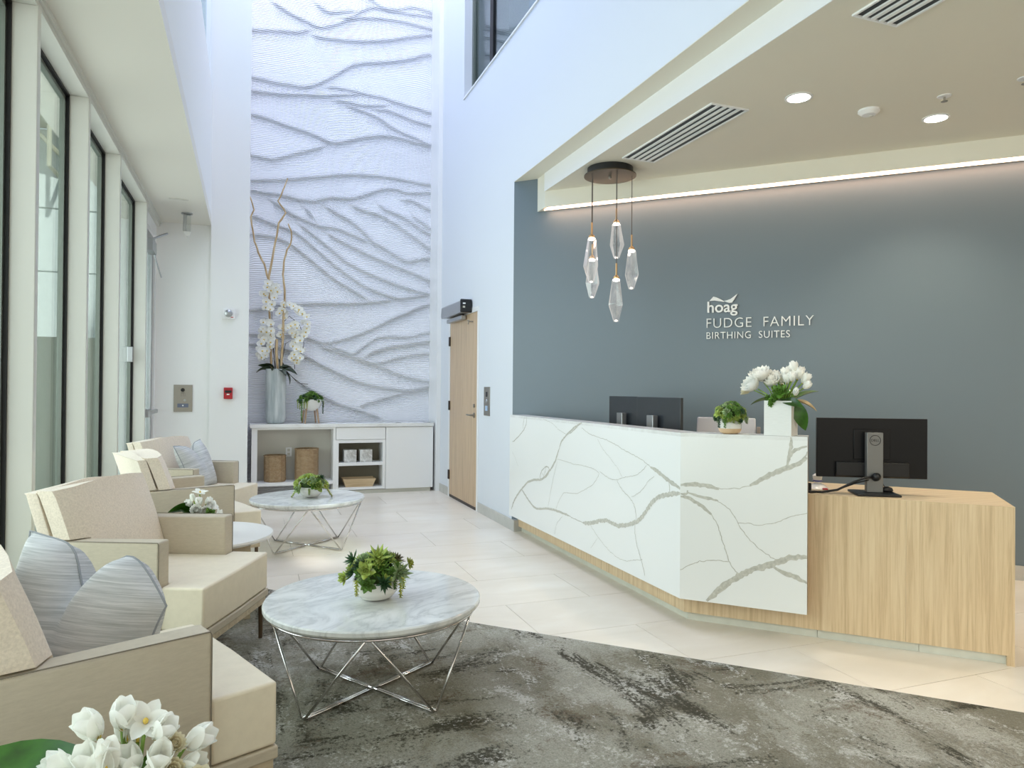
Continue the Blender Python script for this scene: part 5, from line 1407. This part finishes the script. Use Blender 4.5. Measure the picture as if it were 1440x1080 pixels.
# oak body
SUM = 5.655
XB = 2.285
corner = (XB, SUM - XB)
RE = (3.368, SUM - 3.368)
def off(p, d):
    return (p[0] + d * q, p[1] + d * q)
WT = 0.745
MB().prism(rl_([(XB, 5.97), corner, (XB + 0.02, SUM - XB + 0.0083), (XB + 0.02, 5.97)]), 0.047, ZB + 0.003).ob('wood_skirt', OAK, rd)
MB().prism(rl_([corner, (2.735 + 0.0, SUM - 2.735), off((2.735, SUM - 2.735), 0.02), (XB + 0.02, SUM - XB + 0.0083)]), 0.047, ZB + 0.003).ob('wood_skirt', OAK, rd)
MB().prism(rl_([(3.3455, SUM - 3.3455), (3.3475, SUM - 3.3475), off((3.3475, SUM - 3.3475), 0.02), off((3.3455, SUM - 3.3455), 0.02)]), 0.0, 0.0465).ob('foot_shim', OAK, rd)
MB().prism(rl_([(3.348, SUM - 3.348), (3.3675, SUM - 3.3675), off((3.3675, SUM - 3.3675), 0.02), off((3.348, SUM - 3.348), 0.02)]), 0.0, 0.0465).ob('foot_block', OAK, rd)
# long front boards of the low desk, vertical grain
bx0 = 2.735
nb = 2
for i in range(nb):
    xa = bx0 + (RE[0] - bx0) * i / nb; xb_ = bx0 + (RE[0] - bx0) * (i + 1) / nb
    MB().prism(rl_([(xa, SUM - xa), (xb_ - 0.0006, SUM - xb_ + 0.0006), off((xb_ - 0.0006, SUM - xb_ + 0.0006), 0.02), off((xa, SUM - xa), 0.02)]), 0.047, WT).ob('front_panel', OAK, rd)
MB().prism(rl_([(2.66, SUM - 2.66), (2.7345, SUM - 2.7345), off((2.7345, SUM - 2.7345), 0.02), off((2.66, SUM - 2.66), 0.02)]), ZB + 0.0035, WT).ob('front_panel', OAK, rd)
MB().prism(rl_([off(RE, 0.0205), off(RE, 0.55), (off(RE, 0.55)[0] - 0.02, off(RE, 0.55)[1] + 0.02), (off(RE, 0.0205)[0] - 0.02, off(RE, 0.0205)[1] + 0.02)]), 0.0, WT - 0.0305).ob('end_panel', OAK, rd)
wt = [off((2.70, SUM - 2.70), 0.021), off(RE, 0.021), off(RE, 0.55), (2.885, SUM + 0.55 / q * 1.0 - 2.885 - 0.0), (2.885, 5.38), (2.36, 5.90), (2.36, SUM - 2.36 + 0.15)]
wt[3] = (2.885, off(RE, 0.55)[0] + off(RE, 0.55)[1] - 2.885)
MB().prism(rl_([(2.36, 3.43), off((2.74, SUM - 2.74), 0.0205), off((RE[0], RE[1]), 0.0205)] + wt[2:6]), WT - 0.03, WT).ob('worktop', OAKTOP, rd)
MB().prism(rl_([off((2.74, SUM - 2.74), 0.0001), off(RE, 0.0001), off(RE, 0.0204), off((2.74, SUM - 2.74), 0.0204)]), WT + 0.0001, WT + 0.0006).ob('worktop_edge', OAKTOP, rd)
MB().prism(rl_([(2.885, 3.6), (2.905, 3.6), (2.905, 5.3), (2.885, 5.3)]), 0.0, WT - 0.031).ob('inner_panel', OAK, rd)
# plinth tiles
PX = 2.315; PS = SUM + 0.035
y_ = 5.97
for ya, yb_ in ((5.97, 5.3), (5.3, 4.64), (4.64, 4.0), (4.0, PS - PX)):
    MB().box(PX - RO.x, PX + 0.02 - RO.x, yb_ - RO.y + 0.0008, ya - RO.y - 0.0008, 0, 0.0465).ob('plinth_tile', PLINTH, rd)
for xa, xb_ in ((PX, 2.785), (2.785, 3.11), (3.11, 3.3645)):
    MB().prism(rl_([(xa + 0.0008, PS - xa - 0.0008), (xb_ - 0.0008, PS - xb_ + 0.0008), off((xb_ - 0.0008, PS - xb_ + 0.0008), 0.02), off((xa + 0.0008, PS - xa - 0.0008), 0.02)]), 0, 0.0465).ob('plinth_tile', PLINTH, rd)

# ---------------------------------------------------------------- monitors
def text_mesh(body, size, extrude, mt_, bold=0.0, spacing=1.0, align='LEFT'):
    cu = bpy.data.curves.new('lettering', 'FONT')
    cu.body = body; cu.size = size; cu.extrude = extrude; cu.offset = bold
    cu.space_character = spacing; cu.align_x = align
    cu.resolution_u = 6
    ob_ = bpy.data.objects.new('tmp_text', cu); COL.objects.link(ob_)
    bpy.context.view_layer.update()
    dg = bpy.context.evaluated_depsgraph_get()
    me_ = bpy.data.meshes.new_from_object(ob_.evaluated_get(dg))
    bpy.data.objects.remove(ob_); bpy.data.curves.remove(cu)
    me_.materials.clear(); me_.materials.append(mt_)
    return me_
MONB = mat('monitor_back_charcoal', (13, 14, 17), 0.35, spec=0.3)
MONG = mat('monitor_back_grey', (52, 56, 60), 0.3)
def monitor(loc, rot, zc, label, logo=False, stand_x=0.10, wd=0.545, ht=0.315, tilt=0):
    """local: screen back faces -Y, origin on the worktop"""
    t = thing('monitor', label, 'monitor', loc, rot, 'computer monitors on the desk')
    MB().box(-wd / 2, wd / 2, 0.0, 0.022, zc - ht / 2, zc + ht / 2).ob('screen_housing', MONB if logo else MONG, t, bevel=0.003)
    MB().box(-wd / 2 + 0.006, wd / 2 - 0.006, 0.022, 0.0235, zc - ht / 2 + 0.008, zc + ht / 2 - 0.006).ob('display', BLACKG, t)
    MB().box(-wd * 0.33, wd * 0.33, -0.022, -0.0005, zc - ht / 2 + 0.006, zc - ht / 2 + 0.085).ob('rear_bulge', BLACK, t, bevel=0.006)
    if logo: MB().box(-0.09, 0.09, -0.006, -0.0005, zc - 0.06, zc + 0.10).ob('mount_plate', MONB, t, bevel=0.004)
    MB().box(-0.04, 0.04, -0.062, -0.023, 0.012, zc + (0.085 if logo else 0.035)).ob('stand_column', mat('monitor_stand_silver', (128, 128, 126), 0.4, 0.5) if logo else ALU, t, bevel=0.003)
    MB().box(-0.105, 0.105, -0.14, 0.05, 0.0, 0.012).ob('stand_base', BLACK if logo else ALU, t, bevel=0.004)
    if logo:
        lg = Matrix.Translation((0, -0.0625, zc + 0.045)) @ Matrix.Rotation(PI / 2, 4, 'X')
        rg = MB().tube([tuple(lg @ Vector((0.026 * math.cos(a), 0.026 * math.sin(a), 0))) for a in [2 * PI * i / 32 for i in range(32)]], 0.0016, 6, closed=True)
        rg.ob('logo_ring', BLACK, t)
        me_ = text_mesh('DELL', 0.0185, 0.0004, BLACK, 0.0, 1.0, 'CENTER')
        me_.transform(lg @ Matrix.Translation((0, -0.006, 0.0004)))
        link('logo_text', me_, t)
    return t
monitor((3.088, 2.848, WT), R(-31), 0.238, 'black monitor seen from behind with silver stand at the oak end of the desk', True)
monitor((2.60, 4.16, WT), R(-90), 0.330, 'dark monitor behind the stone counter, the one nearer the camera')
monitor((2.645, 4.66, WT), R(-90), 0.330, 'dark monitor behind the stone counter, the farther one at the left')

# desk clutter
cbk = thing('power_hub', 'small black power box at the left end of the oak desk', 'device', (2.80, 3.02, WT))
MB().box(-0.035, 0.035, -0.02, 0.02, 0, 0.045).ob('body', BLACK, cbk, bevel=0.006)
ph_ = thing('gooseneck_microphone', 'black gooseneck cable with round microphone head beside the monitor stand', 'microphone', (2.80, 2.95, WT))
MB().tube([(0, 0, 0.006), (0.04, -0.02, 0.006), (0.10, -0.06, 0.02), (0.16, -0.11, 0.065), (0.20, -0.14, 0.088), (0.235, -0.165, 0.095)], 0.006, 8).ob('gooseneck', BLACK, ph_, smooth='all')
MB().tube([(0.06, -0.03, 0.006), (0.12, -0.07, 0.03), (0.17, -0.115, 0.06), (0.22, -0.15, 0.078)], 0.0035, 8).ob('cable', BLACK, ph_, smooth='all')
MB().lathe([(0.006, -0.018), (0.019, -0.014), (0.022, 0), (0.019, 0.014), (0.006, 0.018)], 16, Matrix.Translation((0.245, -0.172, 0.095)) @ Matrix.Rotation(R(75), 4, 'Y')).ob('head', BLACK, ph_, smooth='all')
MB().box(-0.03, 0.012, -0.012, 0.012, 0, 0.012).ob('foot', BLACK, ph_, bevel=0.003)
sc_ = thing('handheld_scanner', 'white scanner cradle with red accent behind the monitor on the desk', 'scanner', (2.93, 3.06, WT), R(-30))
MB().lathe([(0.055, 0), (0.058, 0.006), (0.040, 0.022), (0.022, 0.03)], 24).ob('cradle', WHITEC, sc_, smooth=True)
MB().lathe([(0.018, 0.03), (0.022, 0.05), (0.026, 0.075), (0.012, 0.085)], 20).ob('body', WHITEC, sc_, smooth=True)
MB().lathe([(0.0225, 0.042), (0.0265, 0.05)], 20).ob('blue_band', mat('blue_band', (60, 70, 150), 0.4), sc_, smooth=True)
MB().box(0.012, 0.04, -0.058, -0.04, 0.004, 0.012).ob('red_accent', RED, sc_, bevel=0.002)
ms = thing('computer_mouse', 'small black mouse on the stand base beside the silver monitor column', 'mouse', (3.145, 2.80, WT + 0.0125), R(-20))
MB().lathe([(0.028, 0), (0.032, 0.008), (0.026, 0.02), (0.008, 0.027)], 16, Matrix.Diagonal((1, 0.6, 1, 1))).ob('body', BLACK, ms, smooth='all')
MB().tube([(0, 0.015, 0.018), (-0.015, 0.03, 0.05), (-0.03, 0.045, 0.085)], 0.002, 6).ob('cable', BLACK, ms)
# office chair behind the counter
oc2 = thing('office_chair', 'white backed office chair behind the counter, mostly hidden by the succulent pot', 'office chair', (3.02, 3.98, 0), R(-40))
SHELL = mat('pale_grey_shell', (206, 204, 208), 0.4)
MB().prism([(-0.17, 0), (0.17, 0), (0.20, 0.10), (0.19, 0.40), (-0.19, 0.40), (-0.20, 0.10)], -0.012, 0.012, Matrix.Translation((0, 0, 0.70)) @ Matrix.Rotation(PI / 2 - 0.12, 4, 'X')).ob('backrest', SHELL, oc2, bevel=0.008)
MB().box(0.198, 0.222, 0.0, 0.03, 0.70, 1.04).ob('back_edge', CORE, oc2, bevel=0.004)
MB().box(-0.23, 0.23, 0.03, 0.50, 0.44, 0.50).ob('seat', SHELL, oc2, bevel=0.02)
MB().box(-0.03, 0.03, -0.02, 0.03, 0.46, 0.74).ob('back_support', BLACK, oc2)
MB().tube([(0, 0.26, 0.10), (0, 0.26, 0.44)], 0.025, 12).ob('gas_lift', STEEL, oc2)
for i in range(5):
    a_ = i * 2 * PI / 5
    sp_ = MB().tube([(0, 0.26, 0.11), (0.28 * math.cos(a_), 0.26 + 0.28 * math.sin(a_), 0.075)], [0.022, 0.014], 8).ob('spoke', BLACK, oc2)
    MB().lathe([(0.028, -0.02), (0.03, 0), (0.028, 0.02)], 12, Matrix.Translation((0.28 * math.cos(a_), 0.26 + 0.28 * math.sin(a_), 0.031)) @ Matrix.Rotation(PI / 2, 4, 'X')).ob('castor', BLACK, oc2)

# ================================================================ SIGN
sg = thing('wall_sign', 'white raised letter sign reading hoag FUDGE FAMILY BIRTHING SUITES on the blue grey wall', 'sign', (3.47, GS - 3.47 - 0.0, 0), R(-45))
def split_letters(me_, name):
    bm = bmesh.new(); bm.from_mesh(me_)
    seen = set(); groups = []
    for v__ in bm.verts:
        if v__.index in seen: continue
        st_ = [v__]; seen.add(v__.index); g_ = []
        while st_:
            w__ = st_.pop(); g_.append(w__.index)
            for e__ in w__.link_edges:
                o__ = e__.other_vert(w__)
                if o__.index not in seen:
                    seen.add(o__.index); st_.append(o__)
        groups.append(set(g_))
    out = []
    for g_ in groups:
        b2 = MB(); mp_ = {}
        for i in sorted(g_):
            mp_[i] = len(b2.v); b2.v.append(tuple(bm.verts[i].co) if False else tuple(me_.vertices[i].co))
        for p in me_.polygons:
            if p.vertices[0] in g_:
                b2.f.append(tuple(mp_[i] for i in p.vertices)); b2.mi.append(0)
        out.append(b2)
    bm.free()
    return out
def sign_line(body, x0_, x1_, z_, hgt, bold, sp, cap=True):
    me_ = text_mesh(body, 1.0, 0.0, SIGNW, 0.0, sp)
    xs_ = [v__.co.x for v__ in me_.vertices]; ys_ = [v__.co.y for v__ in me_.vertices]
    wd_ = max(xs_) - min(xs_)
    ref = max(ys_)
    sy = hgt / ref; sx = (x1_ - x0_) / wd_
    me2 = text_mesh(body, 1.0, 0.006 / sy, SIGNW, bold, sp)
    xmin = min(v__.co.x for v__ in me2.vertices)
    M_ = Matrix(((sx, 0, 0, x0_ - xmin * sx), (0, 0, -sy, -0.014), (0, sy, 0, z_), (0, 0, 0, 1)))
    me2.transform(M_)
    for b2 in split_letters(me2, body):
        b2.ob('letter', SIGNW, sg)
def sx_(X): return (X - 3.47) / q
sign_line('FUDGE  FAMILY', 0.0, 0.80, 1.785, 0.078, -0.012, 1.12)
sign_line('BIRTHING  SUITES', 0.0, 0.628, 1.697, 0.055, -0.008, 1.10)
sign_line('hoag', 0.005, 0.236, 1.910, 0.086, 0.014, 1.0)
sw = Matrix(((1, 0, 0, 0), (0, 0, -1, -0.008), (0, 1, 0, 0), (0, 0, 0, 1)))
a_poly = [(0.022, 2.004), (0.052, 2.037), (0.075, 2.030), (0.105, 2.015), (0.135, 1.996), (0.132, 1.992), (0.10, 1.998), (0.06, 2.006)]
b_poly = [(0.132, 1.998), (0.160, 2.004), (0.185, 2.012), (0.215, 2.034), (0.238, 2.052), (0.215, 2.010), (0.197, 1.984), (0.175, 1.982), (0.150, 1.990)]
MB().prism(a_poly, 0, 0.012, sw).ob('emblem_wing', SIGNW, sg)
MB().prism(b_poly, 0, 0.012, sw).ob('emblem_wing', SIGNW, sg)

# ================================================================ CHANDELIER
ch = thing('pendant_chandelier', 'round bronze canopy chandelier with five hanging clear crystal pendants', 'chandelier', (2.634, 4.923, CZ))
MB().lathe([(0.178, 0.0), (0.178, -0.055), (0.001, -0.055)], 48).ob('canopy_drum', BLACK, ch, smooth=True)
MB().lathe([(0.203, -0.055), (0.203, -0.063), (0.001, -0.063)], 64).ob('canopy_disc', CANOPY, ch, smooth=True)
MB().lathe([(0.012, -0.063), (0.012, -0.078), (0.007, -0.083)], 12).ob('finial', STEEL, ch)
cut = [(0.30, 0.0), (0.36, 0.06), (1.0, 0.60), (0.62, 1.0)]
for i, (px, py, zt, zb) in enumerate(((2.784, 4.843, 2.37, 2.066), (2.757, 5.041, 2.621, 2.337), (2.604, 4.756, 2.121, 1.797), (2.466, 4.90, 2.45, 2.104), (2.56, 5.076, 2.324, 2.012))):
    x_, y_ = px - 2.634, py - 4.923; zt_ = zt - CZ; zb_ = zb - CZ
    hl = zt_ - zb_
    MB().tube([(x_, y_, -0.063), (x_, y_, zt_ + 0.12)], 0.003, 6).ob('cord', CORD, ch)
    st_o = MB().tube([(x_, y_, zt_ + 0.12), (x_, y_, zt_ + 0.022)], 0.007, 8).lathe([(0.008, 0.03), (0.024, 0.016), (0.024, 0.006)], 12, c=(x_, y_, zt_)).ob('socket_stem', GOLD, ch, smooth=True)
    rr = 0.058
    rot_ = i * 0.5
    cm = MB()
    prof = [(0.42, hl), (0.58, hl * 0.965), (0.98, hl * 0.42), (1.0, hl * 0.38), (0.42, hl * 0.03), (0.30, 0)]
    cm.lathe([(a_ * rr, b_) for a_, b_ in prof[::-1]], 6, Matrix.Translation((x_, y_, zb_)) @ Matrix.Rotation(rot_, 4, 'Z'), mod=lambda a, z, i=i: 1 + 0.12 * math.sin(a * 1 + i * 2 + z * 9))
    cr_o = cm.ob('crystal', CRYS, ch)
    MB().lathe([(0.026, 0), (0.022, -0.012), (0.004, -0.016)], 10, c=(x_, y_, zt_ - 0.002)).ob('lamp_head', CRYE, st_o)
    MB().lathe([(0.010, 0.0), (0.014, 0.006), (0.008, 0.012)], 6, c=(x_, y_, zb_ + 0.003)).ob('crystal_tip', emis('tip_glow', (1.0, 0.9, 0.82), 2.2) if i == 0 else bpy.data.materials['tip_glow'], ch)

# ================================================================ CEILING FITTINGS
def vent(x0_, x1_, y0_, y1_, label):
    t = thing('ceiling_vent', label, 'ceiling vent', ((x0_ + x1_) / 2, (y0_ + y1_) / 2, CZ), 0, 'linear ceiling vents')
    w_, l_ = (x1_ - x0_) / 2, (y1_ - y0_) / 2
    MB().box(-w_, w_, -l_, l_, -0.002, -0.0005).ob('backing', BLACK, t)
    fr_ = MB().box(-w_ - 0.012, -w_, -l_ - 0.012, l_ + 0.012, -0.009, 0).box(w_, w_ + 0.012, -l_ - 0.012, l_ + 0.012, -0.009, 0).box(-w_, w_, -l_ - 0.012, -l_, -0.009, 0).box(-w_, w_, l_, l_ + 0.012, -0.009, 0)
    fr_.ob('frame', TRIM, t)
    n = 5
    step = 2 * w_ / n
    for i in range(1, n):
        c_ = -w_ + i * step
        MB().box(c_ - 0.010, c_ + 0.010, -l_, l_, -0.010, -0.002).ob('slat', TRIM, t)
vent(2.60, 2.852, 3.575, 4.64, 'long slotted linear ceiling vent next to the chandelier')
vent(2.59, 2.84, 1.42, 2.485, 'slotted linear ceiling vent cut off by the top of the picture')
def downlight(x, y, label):
    t = thing('downlight', label, 'ceiling light', (x, y, CZ), 0, 'recessed round ceiling lights')
    MB().lathe([(0.078, 0), (0.078, -0.004), (0.064, -0.006), (0.064, -0.001)], 40).ob('trim_ring', TRIM, t, smooth=True)
    MB().lathe([(0.063, -0.002), (0.063, -0.0045), (0.001, -0.0045)], 32).ob('lens', DOWN, t)
    d_ = bpy.data.lights.new('downlight_beam', 'SPOT'); d_.energy = 50; d_.spot_size = R(115); d_.spot_blend = 0.7; d_.color = (1.0, 0.88, 0.70); d_.shadow_soft_size = 0.06
    o_ = bpy.data.objects.new('downlight_beam', d_); COL.objects.link(o_); o_.location = (x, y, CZ - 0.02)
downlight(3.02, 3.315, 'left one of the two glowing round ceiling lights over the desk')
downlight(4.048, 3.25, 'right one of the two glowing round ceiling lights over the desk')
# further lights of the same row outside the frame
for x, y in ((3.0, 1.0), (4.3, 1.0), (5.4, 1.9)):
    downlight(x, y, 'round ceiling light outside the picture, %s' % {3.0: 'nearest the atrium', 4.3: 'the middle one', 5.4: 'farthest to the right'}[x])
sm = thing('smoke_detector', 'white round smoke detector between the two ceiling lights', 'smoke detector', (3.557, 3.31, CZ))
MB().lathe([(0.062, 0), (0.062, -0.012), (0.050, -0.022), (0.040, -0.030), (0.001, -0.032)], 32).ob('housing', TRIM, sm, smooth=True)
MB().lathe([(0.012, -0.030), (0.010, -0.036), (0.001, -0.037)], 12, c=(0.02, 0, 0)).ob('sensor', CABG, sm)
for (x, y, lb) in ((3.792, 2.991, 'small chrome sprinkler head above the right ceiling light'), (3.985, 2.66, 'small sprinkler head at the right edge of the picture')):
    s_ = thing('sprinkler', lb, 'sprinkler', (x, y, CZ), 0, 'ceiling sprinklers')
    MB().lathe([(0.038, 0), (0.036, -0.004), (0.012, -0.006)], 24).ob('escutcheon', TRIM, s_, smooth=True)
    MB().tube([(0, 0, -0.005), (0, 0, -0.03)], 0.006, 8).lathe([(0.018, -0.030), (0.018, -0.033), (0.001, -0.033)], 12).ob('head', STEEL, s_)
# hanging fixture on the left soffit
hf = thing('hanging_sensor', 'clear hanging fixture under the left soffit ceiling near the exit door', 'fixture', (-0.615, 7.97, 3.06))
MB().lathe([(0.055, 0), (0.055, -0.012), (0.001, -0.012)], 24).ob('mount', ALU, hf)
MB().box(-0.035, 0.035, -0.02, 0.02, -0.19, -0.012).ob('clear_body', CLEARP, hf, bevel=0.004)
MB().box(-0.03, -0.005, -0.018, 0.018, -0.19, -0.014).ob('inner_plate', TRIM, hf)
MB().prism([(-0.035, -0.19), (0.035, -0.19), (0.025, -0.225), (0.0, -0.24), (-0.02, -0.215)], -0.02, 0.02, Matrix(((1, 0, 0, 0), (0, 0, 1, 0), (0, 1, 0, 0), (0, 0, 0, 1)))).ob('diffuser', WHITEM, hf)
ac = MB().box(-0.73, -0.56, 7.38, 7.42, 3.056, 3.0595).ob('ceiling_slot', CABG)
tag(ac, 'thin slot in the left soffit ceiling in front of the hanging fixture', 'vent')

# wall devices
ic = thing('intercom', 'steel intercom plate with camera eye and call button on the end wall', 'intercom', (-0.675, YC + 0.042, 1.152))
MB().box(-0.093, 0.093, -0.012, 0.002, -0.147, 0.147).ob('plate', STEEL, ic, bevel=0.003)
MB().lathe([(0.020, 0), (0.020, 0.006), (0.001, 0.007)], 20, Matrix.Translation((-0.003, -0.012, 0.09)) @ Matrix.Rotation(PI / 2, 4, 'X')).ob('camera_eye', BLACKG, ic)
spk = MB()
for i in range(5):
    for j in range(4):
        spk.box(-0.022 + i * 0.01, -0.018 + i * 0.01, -0.0132, -0.012, 0.022 + j * 0.009, 0.025 + j * 0.009)
spk.box(-0.02, 0.014, -0.0132, -0.012, 0.058, 0.063)
o = spk.ob('speaker_slots', BLACK, ic)
MB().lathe([(0.014, 0), (0.012, 0.003)], 14, Matrix.Translation((0.018, -0.012, -0.022)) @ Matrix.Rotation(PI / 2, 4, 'X')).ob('symbol_disc', ALU, ic)
MB().box(-0.055, 0.055, -0.015, -0.012, -0.10, -0.058).ob('call_button', mat('slate_blue_button', (104, 112, 132), 0.35), ic, bevel=0.002)
MB().lathe([(0.008, 0), (0.006, 0.002)], 12, Matrix.Translation((0.0, -0.015, -0.079)) @ Matrix.Rotation(PI / 2, 4, 'X')).ob('button_light', SIGNW, ic)
pl_ = thing('fire_alarm_pull', 'red fire alarm pull station on the white column', 'fire alarm', (-0.217, YC, 1.209))
MB().box(-0.045, 0.045, -0.04, 0.0, -0.063, 0.063).ob('housing', RED, pl_, bevel=0.004)
MB().box(-0.034, 0.034, -0.046, -0.040, 0.006, 0.032).ob('handle', BLACK, pl_, bevel=0.002)
MB().box(-0.014, 0.014, -0.043, -0.040, -0.018, -0.006).ob('marking', SIGNW, pl_)
sb = thing('fire_strobe', 'small white and clear fire strobe high on the column above the red pull station', 'fire strobe', (-0.217, YC, 2.088))
MB().box(-0.065, 0.065, -0.025, 0.0, -0.056, 0.056).ob('housing', TRIM, sb, bevel=0.004)
MB().lathe([(0.042, 0), (0.038, 0.018), (0.018, 0.03), (0.001, 0.032)], 20, Matrix.Translation((-0.005, -0.025, 0.005)) @ Matrix.Rotation(PI / 2, 4, 'X')).ob('lens', ALU, sb, smooth=True)
MB().box(0.018, 0.045, -0.0275, -0.025, -0.042, -0.034).ob('marking', RED, sb)

bpy.context.view_layer.update()
